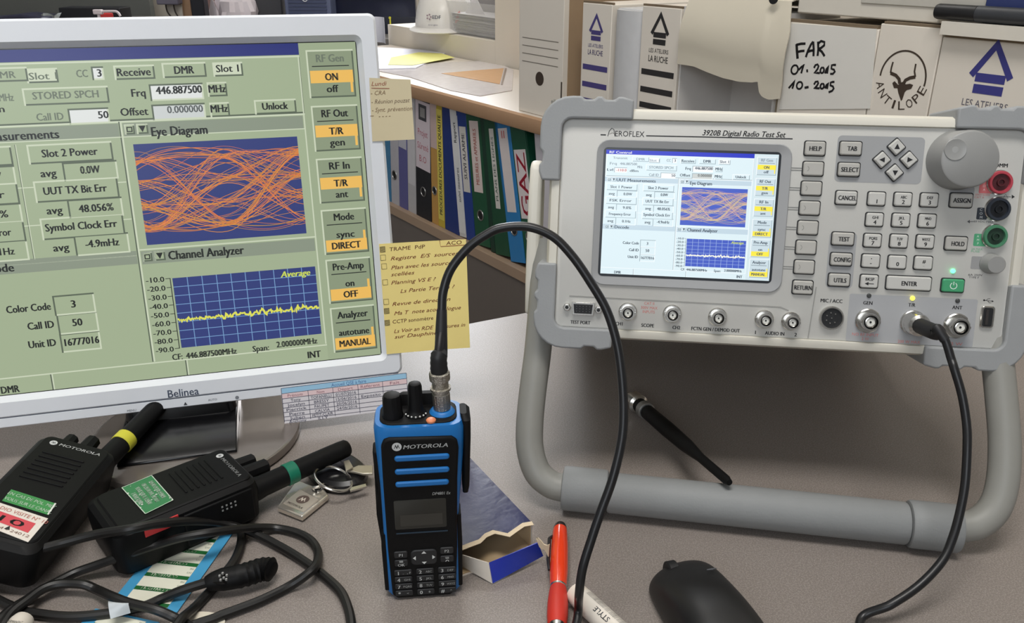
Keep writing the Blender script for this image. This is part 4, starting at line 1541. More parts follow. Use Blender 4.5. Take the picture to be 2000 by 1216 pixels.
def lab(parent, name, corners, rgb, fr, y=-.0016):
    c = [fr.loc(*q, y) for q in corners]
    mb = MB().prism(c, y, y + .0003)
    return build(name, mb, mat(name + '_%d' % rgb[0], rgb, .5, var=.05), parent), c


def bil(c, u, v):
    c = [A(q) for q in c]
    return tuple((c[0] * (1 - u) + c[1] * u) * (1 - v) + (c[3] * (1 - u) + c[2] * u) * v)


def rotof(c):
    return math.atan2(c[1][1] - c[0][1], c[1][0] - c[0][0])


g_, cG = lab(ra, 'green_label', [(22, 955), (110, 983), (95, 1005), (4, 977)], (62, 142, 76), FA)
sh = Sheet(y=-.0017)
for t_, v in (('EN CAS DE POL. MET', .30), ('VOUS SUR LE CANAL', .74)):
    x, z = bil(cG, .52, v)
    sh.text(t_, x, z, .0030, S(215, 230, 215), 2, w=.033, rot=rotof(cG), bold=.006)
c = cG
sh.poly([bil(c, .965, 0), bil(c, 1, 0), bil(c, 1, 1), bil(c, .965, 1)], S(225, 225, 220), 2)
sh.build('label_text', INK, g_)
g_, cR = lab(ra, 'number_label', [(-28, 972), (94, 1012), (55, 1058), (-62, 1012)], (224, 216, 206), FA)
sh = Sheet(y=-.0017)
x, z = bil(cR, .60, .16)
sh.text('RADIO VISITE N° 10', x, z, .0032, S(176, 100, 90), 2, w=.038, rot=rotof(cR))
sh.poly([bil(cR, .0, .32), bil(cR, .90, .32), bil(cR, .90, .72), bil(cR, .0, .72)], S(206, 74, 84), 2)
x, z = bil(cR, .58, .52)
sh.text('10', x, z, .0056, S(30, 20, 20), 3, w=.016, rot=rotof(cR), bold=.03)
x, z = bil(cR, .60, .86)
sh.text('75614 - 24012', x, z, .0024, S(130, 100, 90), 2, w=.030, rot=rotof(cR))
a_ = A(bil(cR, .60, .80))
sh.poly([tuple(a_ + A([-.0018, -.0016])), tuple(a_ + A([.0018, -.0016])), tuple(a_ + A([0, .0022]))], BLK, 3)
sh.build('label_text', INK, g_)

upB = nrm([0.746, 0.666, 0])
FB = flat(onz(478, 893, .037), upB)
lnB = .104
FB.P = A([*(A(onz(472, 900, .036))[:2] - upB[:2] * lnB), .036])
rb = lying_radio(FB, .060, lnB, .0355, (8, 108, 82), 'black two-way radio with green antenna ring and scratched green label', A([-0.131, 0.580, 0.020]))
g_, cG = lab(rb, 'green_label', [(296, 928), (338, 976), (284, 1003), (238, 952)], (52, 124, 76), FB, -.0016)
c = cG
sh = Sheet(y=-.0017)
for t_, v, w_ in (('RADIO POUR CANAL', .16, .026), ('EN CAS DE POL. METTEZ', .40, .0275), ('VOUS SUR LE CANAL', .64, .026), ('1 VOUS SERVIR', .86, .016)):
    x, z = bil(cG, .5, v)
    sh.text(t_, x, z, .0033, S(196, 214, 196), 2, w=w_, rot=rotof(cG), bold=.02)
for a, b2 in ((0, 0), (0, 1)):
    pass
for e0, e1 in (((0, 0), (0, 1)), ((0, 1), (1, 1)), ((0, 0), (1, 0)), ((1, 0), (1, 1))):
    sh.stroke([bil(c, *e0), bil(c, *e1)], .0006, S(190, 205, 188), 2)
rn = random.Random(3)
for k in range(16):                                   # worn spots along the edges
    u, v = rn.random(), rn.choice((.02, .98, rn.random()))
    x, z = bil(c, u, v)
    sh.disc(x, z, rn.uniform(.0003, .0009), S(200, 205, 195), 3, 7)
sh.build('label_text', INK, g_)
# accessory side details on side facing the viewer
sx = .030
mb = MB()
for r_ in range(2):
    for c_ in range(4):
        mb.box(sx, .0085 + r_ * .003, lnB * .70 + c_ * .0032, sx + .0018, .0097 + r_ * .003, lnB * .70 + c_ * .0032 + .0012)
build('contact_dots', mb, mat('dot_grey', (150, 150, 148), .5), rb)
mb = MB().box(sx - .0005, .0016, lnB * .20, sx + .0006, .0085, lnB * .42)
build('red_tag', mb, mat('red_tag_print', (204, 56, 58), .5), rb)
mb = MB().box(sx - .0005, .004, lnB * .45, sx + .0014, .030, lnB * .93)
build('side_cover', mb, RBLK, rb, bevel=.0012)

# ------------------------------------------------------------------ keyring
kf = flat(A([*onz(595, 965)[:2], 0]), nrm([.35, .94, 0]))
kr_ = thing('keyring', kf, 'keyring with silver fob, split ring and black car key behind it', 'keys')
FOB = mat('fob_metal', (226, 218, 204), .2, .8, var=.05)
w3 = lambda x, y, z: kf.l3(onz(x, y, z))
fc = [kf.loc(*q, -.006) for q in ((541, 989), (590, 1008), (642, 966), (634, 955), (615, 949), (584, 937), (575, 940))]
mb = MB().loft([[(x, -.0012, z) for x, z in fc], [(x, -.0060, z) for x, z in fc]])
if sum(fc[i][0] * fc[(i + 1) % 7][1] - fc[(i + 1) % 7][0] * fc[i][1] for i in range(7)) > 0:
    mb.f = [tuple(reversed(f)) for f in mb.f]
fob = build('fob', mb, FOB, kr_, bevel=.0012, bseg=3)
fc2 = [kf.loc(*q, -.0063) for q in ((553, 982), (593, 999), (622, 975), (586, 955))]
mb = MB().prism(fc2, -.0063, -.0058)
pl_ = build('fob_plate', mb, mat('fob_plate_metal', (206, 196, 182), .35, .6), fob)
sh = Sheet(y=-.00635)
c_ = [A(q) for q in fc2]
cen = sum(c_) / 4
ex, ez = (c_[1] - c_[0]), (c_[3] - c_[0])
pm = lambda u, v: tuple(c_[0] + ex * u + ez * v)
ang = math.atan2(ex[1], ex[0])
p_ = pm(.5, .56)
sh.disc(p_[0], p_[1], .0050, S(88, 74, 68), 2)
batwing(sh, p_[0], p_[1], .0046, None, S(206, 196, 182), 2)
p_ = pm(.48, .14)
sh.text('MOTOROLA', p_[0], p_[1], .0022, S(88, 74, 68), 2, w=.0145, rot=ang, bold=.01)
sh.build('fob_logo', INK, fob)
mb = MB().prism([kf.loc(*q, -.0065) for q in ((609, 955), (617, 961), (627, 955), (620, 950))], -.0085, -.0040)
build('fob_eye', mb, DARKW, fob)
rc = A(kf.l3(onz(651, 934, .014)))
e1, e2 = A(kf.l3(onz(681, 930, .010))) - rc, A(kf.l3(onz(651, 903, .014))) - rc
e2 = nrm(e2 - e1 * np.dot(e1, e2) / np.dot(e1, e1)) * np.linalg.norm(e1) * 1.25
rp = [rc + e1 * 1.02 * math.cos(a) + e2 * .92 * math.sin(a) for a in np.linspace(0, 2 * PI, 41)[:-1]]
build('split_ring', MB().tube(rp, .0011, 8, closed=True), CHROME, kr_)
lk = [A(w3(622, 950, .010)), A(w3(612, 952, .009)), A(w3(625, 958, .006)), A(w3(632, 946, .009))]
build('ring_link', MB().tube(spline(lk, 5, True), .0014, 8, closed=True), CHROME, kr_)
kp = [kf.loc(*q, 0) for q in ((598, 925), (612, 900), (650, 888), (690, 905), (716, 925), (718, 945), (700, 962), (660, 968), (618, 955))]
kp2 = spline([A(q) for q in kp], 4, True)
cen = sum(A(q) for q in kp2) / len(kp2)
rings = []
for y, s_ in ((-.0004, .93), (-.004, 1.0), (-.008, .97), (-.0105, .86)):
    rings.append([(cen[0] + (q[0] - cen[0]) * s_, y, cen[1] + (q[1] - cen[1]) * s_) for q in kp2])
mb = MB().loft(rings)
ck = build('car_key', mb, mat('key_fob_black', (20, 20, 22), .25), kr_, label='black car key')
sh = Sheet(y=-.0107)
ps = [kf.loc(*q, -.0107) for q in ((640, 899), (648, 896), (664, 898), (670, 903), (660, 906), (645, 904), (640, 899))]
sh.stroke(ps, .0006, S(150, 146, 140), 1)
sh.build('key_emblem', INK, ck)
mb = MB().prism([kf.loc(*q, -.010) for q in ((682, 952), (714, 944), (716, 949), (684, 958))], -.0100, -.0085)
build('key_trim', mb, CHROME, ck)
hk = [kf.loc(*q, -.013) for q in ((676, 920), (700, 910), (728, 910), (728, 926), (708, 926), (690, 922))]
build('house_key', MB().prism(hk, -.0140, -.0120), mat('key_brass', (186, 178, 162), .35, .8), kr_, bevel=.0004)
hk = [kf.loc(*q, -.015) for q in ((671, 903), (682, 900), (690, 914), (676, 922))]
build('house_key', MB().prism(hk, -.0165, -.0150), mat('key_brass', (186, 178, 162), .35, .8), kr_, bevel=.0004)

# ------------------------------------------------------------------ sheets of stickers
def sticker_sheet(label, P, up, w_, ln, n, first=.02):
    fr = flat(P, up)
    t = thing('sticker_sheet', fr, label, 'stickers', 'sheets of control stickers')
    mb = MB().box(0, -.0005, 0, w_, 0, ln)
    build('backing_paper', mb, mat('sticker_blue', (70, 152, 196), .4, var=.03), t)
    pitch = (ln - .004) / n
    for k in range(n):
        z0 = .002 + k * pitch
        mb = MB().box(w_ * .17, -.0008, z0, w_ * .83, -.0004, z0 + pitch * .98)
        st = build('sticker', mb, mat('sticker_paper', (220, 220, 202), .5, var=.02), t)
        s2 = Sheet(y=-.0008)
        s2.rect(w_ * .17, z0 + pitch * .72, w_ * .83, z0 + pitch * .98, S(30, 96, 46), 1)
        s2.text('CONTROLE', w_ * .55, z0 + pitch * .85, pitch * .21, S(226, 230, 212), 2, w=w_ * .42, shear=.2, bold=.01)
        s2.text('DATE', w_ * .22, z0 + pitch * .45, pitch * .13, S(60, 80, 60), 1, w=w_ * .07)
        s2.text('PAR', w_ * .22, z0 + pitch * .16, pitch * .13, S(60, 80, 60), 1, w=w_ * .06)
        s2.build('sticker_print', INK, st)
    return t


up_s = nrm(onz(353, 1194) - onz(502, 981))   # the print reads upside down: its top points at the viewer
P0 = onz(502, 976)
LEN = float(np.dot(onz(351, 1198) - P0, up_s))
sA = sticker_sheet('long strip of blue edged CONTROLE stickers under cables and green ringed radio', A([P0[0], P0[1], .0006]), up_s, .0465, LEN, 9)
P1 = onz(338, 1190)
sticker_sheet('second strip of CONTROLE stickers at the bottom edge of photo under cables', A([P1[0] - .004, P1[1] - .012, .0006]), nrm([-.25, -.96, 0]), .0465, .09, 7)

# ------------------------------------------------------------------ loose accessory cable with plug
ZC = .0034
up2 = {}


def desk_pts(ps, zf):
    out = []
    for i, p in enumerate(ps):
        z = zf(i, len(ps)) if callable(zf) else zf
        out.append(onz(p[0], p[1], z))
    return out


D_ = [(440, 1130), (408, 1136), (356, 1152), (317, 1168), (285, 1182), (253, 1190), (215, 1197), (158, 1203), (116, 1203), (74, 1198), (42, 1193), (21, 1183), (0, 1173), (-40, 1150)]
A_ = [(-60, 1125), (0, 1097), (63, 1076), (126, 1059), (189, 1043), (253, 1033), (304, 1023), (369, 1017), (421, 1019), (460, 1028), (499, 1042), (551, 1069), (590, 1093), (629, 1121), (663, 1152), (678, 1181), (686, 1216), (688, 1260)]
B_ = [(370, 1236), (421, 1206), (460, 1191), (512, 1171), (564, 1145), (600, 1121), (617, 1103), (621, 1077), (606, 1054), (577, 1039), (538, 1031), (499, 1030), (460, 1033), (408, 1040), (356, 1049), (304, 1064), (252, 1081), (189, 1103), (147, 1118), (105, 1139), (74, 1156), (53, 1170), (21, 1190), (0, 1208), (-30, 1235)]
C_ = [(-10, 1240), (21, 1198), (53, 1172), (80, 1152), (105, 1142), (130, 1139), (164, 1141), (189, 1151), (221, 1165), (253, 1177), (304, 1190), (343, 1207), (370, 1225)]
E_ = [(340, 1235), (356, 1207), (382, 1184), (421, 1142), (442, 1116), (460, 1090), (470, 1062), (471, 1040), (462, 1020)]
pth = desk_pts(D_, lambda i, n: .016 - .0125 * min(1, i / 3))
pA = desk_pts(A_, lambda i, n: .0035 + .0385 * math.exp(-((i - 5.2) / 2.6) ** 2))
pA[2], pA[3] = onz(63, 1076, .028), onz(126, 1059, .030)
pB = desk_pts(B_, lambda i, n: .0035 + (.006 if 11 <= i <= 14 else 0) + (.006 if i in (5, 6) else 0) + (.014 if 12 < i < 17 else .007 if i in (12, 17) else 0) + (.004 if i in (18, 19, 20) else 0))
pC = desk_pts(C_, lambda i, n: .0095 if i < 7 else .012 if i in (8, 9, 10) else .007)
pE = desk_pts(E_, lambda i, n: .0036 if i > 1 else .012)
path = pth + pA + [A([-.09, .385, .004]), A([-.14, .372, .004])] + pB + pC + pE
ac = thing('accessory_cable', Frame(onz(300, 1150), [1, 0, 0], [0, 1, 0], [0, 0, 1]), 'loose black accessory cable coiled in front of black radios, ribbed plug end', 'cable')
AO = Frame(onz(300, 1150), [1, 0, 0], [0, 1, 0], [0, 0, 1])
build('cord', MB().tube([AO.l3(p) for p in spline(path, 7)], .0031, 10), mat('brown_black_cable', (17, 16, 15), .45, var=.08), ac)
pg = [onz(x, y, z) for x, y, z in ((404, 1140, .010), (420, 1134, .011), (440, 1130, .011), (462, 1126, .0115), (488, 1119, .0115), (510, 1112, .0115), (526, 1111, .0115), (534, 1113, .0115))]
sp = spline(pg, 4)
rs = []
for i in range(len(sp)):
    t = i / (len(sp) - 1)
    r_ = .0048 + .0026 * min(1, t / .25)
    if t > .45:
        r_ += .0006 * (1 if i % 2 else -.2)
    if t > .90:
        r_ -= (t - .90) * .04
    rs.append(min(.0112, r_))
pl_ = build('plug', MB().tube([AO.l3(p) for p in sp], rs, 18), RBL2, ac)
mb = MB()
for dx, dy in ((0, 0), (6, -4), (12, -9), (-2, -8), (4, -13), (11, -1)):
    p = onz(431 + dx, 1136 + dy - 4, .0208)
    q = AO.l3(p)
    mb.box(q[0] - .0006, q[1] - .0006, q[2] - .0006, q[0] + .0006, q[1] + .0006, q[2] + .0006)
build('plug_dots', mb, mat('dot_grey', (150, 150, 148), .5), pl_)
fc = [AO.l3(onz(x, y, z)) for x, y, z in ((212, 1174, .012), (252, 1182, .012), (255, 1196, .0085), (216, 1208, .0075))]
mb = MB().grid(lambda u, v: (A(fc[0]) * (1 - u) + A(fc[1]) * u) * (1 - v) + (A(fc[3]) * (1 - u) + A(fc[2]) * u) * v + A([0, 0, .004 * math.sin(PI * v)]), 4, 6, .0003)
build('tape_flag', mb, mat('clear_tape', (200, 206, 210), .25, var=.1, alpha=.85), ac)

# small white things at the bottom edge
P = onz(386, 1219)
mb = MB()
n = 28
rings = [[(P[0] + .017 * math.cos(2 * PI * j / n), P[1] + .010 * math.sin(2 * PI * j / n), z) for j in range(n)] for z in (.0002, .0012)]
tag(build('paper_disc', mb.loft(rings), mat('cream_card', (216, 208, 190), .6)), 'round cream card tucked under loose cable at photo bottom', 'card')
wf = flat(A([*onz(40, 1246)[:2], .0075]), nrm([-.05, 1, 0]))
cp = thing('white_tube', wf, 'white plastic tube with rounded end in the bottom corner under cables', 'tube')
mb = MB().tube([(0, 0, -.05), (0, 0, -.045), (0, 0, .004), (0, 0, .008), (0, 0, .010)], [.0068, .0072, .0072, .006, .003], 20)
build('body', mb, mat('white_tube_plastic', (216, 208, 196), .35), cp)
sh = Sheet(y=-.0075)
sh.text('PERMANENT', .001, -.002, .0022, S(60, 60, 60), 1, w=.010, rot=-.2)
sh.build('tube_text', INK, cp)

# ------------------------------------------------------------------ navy carton with torn end
cP = onz(886, 1080, .022)
ca = nrm(A([-0.5, .865, 0]))                # long axis, away from the viewer
cxv = nrm([ca[1], -ca[0], 0])
CF = Frame(A([cP[0], cP[1], 0]), cxv, ca, [0, 0, 1])
ct = thing('carton', CF, 'small navy cardboard box with torn open end lying behind the red pen', 'box')
NAVY = mat('navy_gloss_card', (26, 32, 76), .2, var=.25, scale=45, bump=.12, bscale=90)
KRA = mat('carton_inside', (190, 164, 128), .75, var=.06)
CW, CL, CH = .0615, .125, .022
mb = MB()
mb.box(0, 0, 0, CW, CL, .0008, 1)
build('inner_sides', MB().box(.0009, .002, .0017, .0014, CL - .001, CH - .001).box(CW - .0014, .002, .0017, CW - .0009, CL - .001, CH - .001), mat('carton_inside', (190, 164, 128), .75, var=.06), ct)
mb.box(0, 0, .0008, .0008, CL, CH - .0008, 1).box(CW - .0008, 0, .0008, CW, CL, CH - .0008, 1).box(.0008, CL - .0008, .0008, CW - .0008, CL, CH - .0008, 1)
build('tray_sides', mb, [NAVY, mat('carton_white_card', (216, 208, 196), .6)], ct)
# torn top edge
rn = random.Random(5)
edge = [(CW * i / 9, .004 * rn.random() + (.005 if 4 <= i <= 5 else 0)) for i in range(10)]
top = [(x, y) for x, y in edge] + [(CW, CL), (0, CL)]
mb = MB()
rings = [[(x, y, z) for x, y in top] for z in (CH - .0008, CH)]
mb.loft(rings)
build('top_panel', mb, NAVY, ct)
mb = MB().grid(lambda u, v: (CW * u, edge[min(9, int(u * 9))][1] - .003 * v, CH + .0002 - .001 * v + .0007 * math.sin(9 * u)), 9, 2, .0005)
build('torn_edge', mb, mat('torn_card', (214, 196, 166), .8), ct)
# end flaps folding out
build('inner_floor', MB().box(.0009, .001, .0009, CW - .0009, CL - .001, .0016), KRA, ct)
FL = mat('blue_flap_card', (36, 56, 158), .25, var=.15, scale=30)
pA_, pB_ = CF.l3(onz(962, 1138, .001)), CF.l3(onz(1060, 1084, .004))
pC_, pD_ = CF.l3(onz(1050, 1058, .019)), CF.l3(onz(955, 1098, .014))
mb = MB().grid(lambda u, v: (A(pA_) * (1 - u) + A(pB_) * u) * (1 - v) + (A(pD_) * (1 - u) + A(pC_) * u) * v, 8, 4, -.0007)
fo = build('end_flap', mb, FL, ct)
for u0, u1, rgb in ((.02, .10, (228, 226, 224)), (.10, .17, (150, 170, 214)), (.17, .24, (96, 128, 196))):
    mb = MB().grid(lambda u, v: (A(pA_) * (1 - (u0 + (u1 - u0) * u)) + A(pB_) * (u0 + (u1 - u0) * u)) * (1 - v) + (A(pD_) * (1 - (u0 + (u1 - u0) * u)) + A(pC_) * (u0 + (u1 - u0) * u)) * v - A([0, .0004, 0]), 2, 2, -.0002)
    build('flap_stripe', mb, mat('flap_print_%d' % rgb[0], rgb, .35), fo)
pE_ = CF.l3(onz(882, 1092, .003))
pF_ = CF.l3(onz(884, 1076, .018))
mb = MB().grid(lambda u, v: (A(pE_) * (1 - u) + A(pA_) * u) * (1 - v) + (A(pF_) * (1 - u) + A(pD_) * u) * v, 6, 3, -.0006)
build('end_flap', mb, mat('carton_white_card', (216, 208, 196), .6), ct)
t1, t2, t3, t4 = [CF.l3(onz(*q)) for q in ((1046, 1050, .022), (1074, 1064, .020), (1072, 1086, .010), (1062, 1090, .006))]
mb = MB().grid(lambda u, v: (A(t1) * (1 - u) + A(t2) * u) * (1 - v) + (A(pC_) * (1 - u) + A(t3) * u) * v + A([0, 0, .0016 * math.sin(7 * u + 3 * v)]), 5, 4, .0006)
build('torn_edge', mb, mat('torn_card', (214, 196, 166), .8), ct)

# ------------------------------------------------------------------ pen, glue stick, mouse, stub antenna
pa, pb = onz(1094, 1032, .007), onz(1089, 1190, .007)
d = nrm(pb - pa)
pf = flat(pa, -d)
pe = thing('ballpoint_pen', pf, 'red and orange ballpoint pen with chrome tip lying beside torn navy box', 'pen')


def seg(name, prof, m, n=20):
    mb = MB().tube([(0, 0, -z) for z, r in prof], [r for z, r in prof], n)
    return build(name, mb, m, pe)


ORG = mat('orange_pen_plastic', (224, 62, 26), .18, var=.03, coat=.3)
seg('end_cap', [(-.004, .0022), (-.0035, .0040), (-.001, .0047), (.001, .0050)], mat('dark_chrome', (80, 70, 68), .2, .8))
seg('barrel', [(.0008, .0049), (.004, .0053), (.02, .0060), (.045, .0062), (.057, .0056), (.060, .0053)], ORG)
seg('band', [(.0598, .0053), (.060, .0055), (.0615, .0055), (.0618, .0053)], CHROME)
seg('grip', [(.0616, .0054), (.066, .0060), (.075, .0066), (.086, .0066), (.093, .0060), (.0945, .0056)], mat('red_grip_rubber', (196, 48, 34), .5, var=.04))
seg('tip', [(.0943, .0054), (.098, .0052), (.104, .0042), (.110, .0022), (.113, .0008)], CHROME)
mb = MB().tube([(-.0052, -.001, -.010), (-.0072, -.002, -.014), (-.0074, -.002, -.036), (-.0064, -.0015, -.046)], [.0011, .0013, .0012, .0009], 10)
build('clip', mb, DKPL, pe)

sa, sb = onz(1122, 1156, .0075), onz(1205, 1232, .0075)
gf = flat(sa, sa - sb)
gs = thing('glue_stick', gf, 'white printed stick lying under black coaxial cable beside red pen', 'glue stick')
ll = np.linalg.norm(sb - sa)
mb = MB().tube([(0, 0, -z) for z in (-.001, 0, .002, .0075, .0078)] , [.0045, .0066, .0073, .0074, .0071], 22)
build('cap', mb, mat('stick_cap', (226, 214, 200), .35), gs)
mb = MB().tube([(0, 0, -z) for z in (.0076, .008, ll + .03, ll + .031)], [.0070, .0075, .0075, .006], 22)
build('body', mb, mat('stick_body', (222, 214, 202), .4), gs)
sh = Sheet(y=-.0076, warp=lambda x, z: .0076 - math.sqrt(max(0, .0076 ** 2 - x * x)))
for k in range(5):
    sh.text('www.colle-blanche non toxique lavable', .0047 - k * .0010, -.028, .0009, S(90, 90, 92), 1, w=.034, rot=-PI / 2)
sh.text('STYLE', -.0034, -.030, .0032, S(60, 62, 66), 1, w=.013, rot=PI / 2, bold=.02)
sh.build('stick_text', INK, gs)

# mouse
mP = A([0.1245, 0.407, 0])
mfw = nrm([-.27, .963, 0])
MF = Frame(mP, nrm([mfw[1], -mfw[0], 0]), mfw, [0, 0, 1])
ms = thing('computer_mouse', MF, 'black wireless computer mouse on the desk in front of the tube stand', 'mouse')
mb = MB()
secs = [(-.058, .018, .010), (-.052, .027, .020), (-.035, .031, .031), (-.010, .0305, .036), (.015, .0295, .031), (.035, .0300, .022), (.047, .0285, .0145), (.053, .022, .009)]
rings = []
for y, hw, hh in secs:
    prof = [(-1.0, .0), (-1.04, .25), (-.99, .55), (-.84, .82), (-.5, .97), (0, 1.0), (.5, .96), (.82, .80), (.96, .52), (1.0, .25), (.97, 0)]
    skew = .004 * (1 - abs(y) / .06)
    rings.append([(a * hw * .84 - skew, y - .004 * (a * a) * (1 if y > .03 else -1 if y < -.04 else 0) + .003 * a * (1 if y > .03 else 0), max(.0005, c * hh * .92)) for a, c in prof])
mb.loft(rings, flip=False)
MB1 = mat('mouse_black', (20, 20, 21), .42, var=.05)
body = build('shell', mb, MB1, ms, smooth=180, subsurf=2)
wc = A([-.007, .0425, .0095])
mb = MB().lathe([(.0068, -.0035), (.0078, -.0028), (.0078, .0028), (.0068, .0035)], 0, 0, 24)
mb.v = [(wc[0] + q[1], wc[1] + q[0], wc[2] + q[2]) for q in mb.v]
build('scroll_wheel', mb, mat('wheel_rubber', (16, 16, 17), .6), ms)
mb = MB().tube([(.006, .022, .0258), (.010, .0225, .0250), (.014, .024, .0236)], [.0003, .0006, .0003], 8)
build('button_seam', mb, mat('mouse_gloss', (90, 92, 96), .2), ms)

# stub antenna resting across the tube
aa, ab = onz(1241, 784, .010), onz(1425, 942, .0385)
sf = Frame(A([aa[0], aa[1], 0]), [1, 0, 0], [0, 1, 0], [0, 0, 1])
sa_ = thing('stub_antenna', sf, 'black stub antenna with silver bayonet end leaning over the tube stand', 'antenna')
dd = nrm(ab - aa)
LL = np.linalg.norm(ab - aa)
P_ = lambda t: A(sf.l3(aa + dd * LL * t))
mb = MB().tube([P_(t) for t in (.15, .16, .40, .60, .68, .74, .97, 1.0)], [.0058, .0064, .0066, .0058, .0046, .0036, .0034, .0022], 18)
build('whip', mb, RBL2, sa_)
mb = MB().tube([P_(t) for t in (.105, .11, .15, .155)], [.0070, .0078, .0078, .0070], 20)
build('collar', mb, mat('satin_silver', (170, 170, 168), .35, .8), sa_)
mb = MB().tube([P_(t) for t in (-.02, -.015, .045, .055, .1)], [.0060, .0090, .0090, .0066, .0060], 22)
build('bayonet_connector', mb, CHROME, sa_)
mb = MB().tube([P_(t) for t in (-.065, -.06, -.015)], [.0050, .0058, .0058], 18)
build('socket_end', mb, CHROME, sa_)
mb = MB().tube([P_(t) for t in (.052, .056, .098, .102)], [.0058, .0066, .0066, .0058], 18)
build('grip_ring', mb, RBLK, sa_)

# ------------------------------------------------------------------ low bookcase with ledge
WOOD = mat('beech_edge', (176, 140, 108), .4, var=.08, scale=14)
LAM = mat('ledge_laminate', (206, 196, 184), .4, var=.03, scale=8, rvar=.01)
BKG = mat('bookcase_grey', (112, 104, 98), .6, var=.06)
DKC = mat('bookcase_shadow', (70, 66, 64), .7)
bk = thing('bookcase', LF, 'low grey bookcase with wood edged top holding rows of ring binders', 'bookcase')
S0, S1 = -1.40, 1.18
mb = MB().box(S0, .006, LT - .034, S1, .38, LT)
build('top_board', mb, LAM, bk, bevel=.002)
pr_ = [(y, z) for y, z in ((.0065, LT), (.0012, LT - .004), (0, LT - .010), (0, LT - .026), (.002, LT - .032), (.0065, LT - .034))]
mb = MB().loft([[(S0, y, z) for y, z in pr_], [(S1, y, z) for y, z in pr_]])
build('edge_band', mb, WOOD, bk)
build('shelf', MB().box(S0, .012, SH - .025, S1, .36, SH), mat('shelf_beech', (168, 144, 122), .5, var=.06, scale=14), bk, bevel=.001)
build('base_panel', MB().box(S0, .016, -.735, S1, .36, SH - .0255), BKG, bk)
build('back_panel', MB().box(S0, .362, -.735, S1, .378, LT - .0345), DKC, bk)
for s_ in (S0, S1 - .02):
    build('side_panel', MB().box(s_, .012, SH + .0005, s_ + .02, .36, LT - .0345), BKG, bk)

led = lambda x, y, off=0.0: LF.loc(x, y, off)
BOFF = .028


def binder(tl_, bl_, br_, rgb, label, wlab=None, ringxy=None, h=.318, d=.27, title=None, w=None):
    (st, zt), (s0, z0), (s1, z1) = led(*tl_, BOFF), led(*bl_, BOFF), led(*br_, BOFF)
    lean = math.atan2(s0 - st, h)                      # top falls away from the viewer
    w_ = w or max(.012, (s1 - s0) * math.cos(lean))
    c, sn = math.cos(lean), math.sin(lean)
    X = LF.X * c + LF.Z * sn
    Z = LF.Z * c - LF.X * sn
    fr = Frame(LF.w(s0, BOFF, SH + .0005), X, LF.Y, Z)
    t = thing('ring_binder', fr, label, 'binder', 'binders on the lower shelf')
    m_ = mat('binder_%d_%d_%d' % rgb, rgb, .5, var=.05)
    mb = MB().box(.0004, 0, 0, w_ - .0004, .003, h).box(.0004, .003, 0, .0028, d, h).box(w_ - .0028, .003, 0, w_ - .0004, d, h)
    build('cover', mb, m_, t, bevel=.0008)
    build('page_block', MB().box(.0035, .03, .006, w_ - .0035, d - .01, h - .008), mat('binder_pages', (205, 200, 190), .8), t)
    if wlab:
        z0_, z1_, rgb2, f = wlab
        cx = w_ / 2
        lw = w_ * f
        lb = build('spine_label', MB().box(cx - lw / 2, -.0006, z0_, cx + lw / 2, .0002, z1_), mat('label_%d_%d_%d' % rgb2, rgb2, .55, var=.03), t)
        if title:
            s2 = Sheet(y=-.0007)
            for tt, v, hh, ww, col, vert in title:
                z = z0_ + (z1_ - z0_) * v
                if vert:
                    s2.text(tt, cx, z, hh * w_, col, 1, w=ww * (z1_ - z0_), rot=PI / 2, bold=.02)
                elif tt == '#':
                    s2.rect(cx - .02 * 1, z - .02, cx + .02, z + .02, col, 1)
                    s2.rect(cx - .012, z - .012, cx + .012, z + .012, S(150, 148, 146), 2)
                else:
                    s2.text(tt, cx, z, hh * w_, col, 1, w=ww * w_)
            s2.build('label_text', INK, lb)
    if ringxy:
        rz = ringxy
        cx = w_ / 2
        R_ = min(.012, w_ * .3)
        pth_ = [(cx + R_ * math.cos(a), -.0006, rz + R_ * math.sin(a)) for a in np.linspace(0, 2 * PI, 25)[:-1]]
        build('finger_ring', MB().tube(pth_, .0016, 6, closed=True), mat('ring_metal', (150, 150, 148), .35, .8), t)
        build('finger_hole', MB().lathe([(R_, -.0004), (R_, .001)], cx, rz, 20), mat('hole_dark', (20, 20, 22), .8), t)
    return t


P6 = lambda x, y: (700 + x / 2.4325, 200 + y / 2.4325)
gy = S(90, 88, 92)
WL2 = (216, 212, 206)
binder(P6(95, 60), P6(112, 462), P6(157, 478), (70, 130, 170), 'pale teal ring binder half hidden by the monitor edge', None, None)
binder(P6(150, 60), P6(158, 478), P6(194, 496), (186, 184, 190), 'pale grey ring binder with dark finger hole near the monitor', None, .085)
binder(P6(190, 60), P6(196, 496), P6(235, 518), (96, 96, 150), 'lavender blue binder with pale upper label near the monitor', (.17, .31, (190, 190, 200), .9))
binder(P6(232, 60), P6(237, 518), P6(274, 536), (186, 184, 186), 'light grey binder directly left of the black binder', (.08, .30, (205, 203, 206), .8))
binder(P6(270, 28), P6(276, 540), P6(346, 562), (26, 28, 34), 'black ring binder with large white red lettered label', (.135, .31, (218, 206, 212), .92), .075,
       title=[('#', .84, 0, 0, S(70, 70, 76), False), ('Projet', .55, .22, .62, S(180, 96, 110), False), ('Sûreté', .35, .22, .70, S(180, 96, 110), False), ('B.O', .16, .22, .45, S(180, 96, 110), False)])
binder(P6(340, 35), P6(350, 575), P6(381, 590), (196, 150, 80), 'narrow tan binder between black binder and yellow label', (.20, .31, (206, 182, 176), .9), .09)
binder(P6(368, 60), P6(381, 590), P6(411, 600), (196, 172, 60), 'narrow binder with long yellow spine label', (.02, .30, (222, 206, 96), .84),
       title=[('PROCEDURES DOCUMENTS QUALITE', .5, .45, .9, S(70, 70, 50), True)])
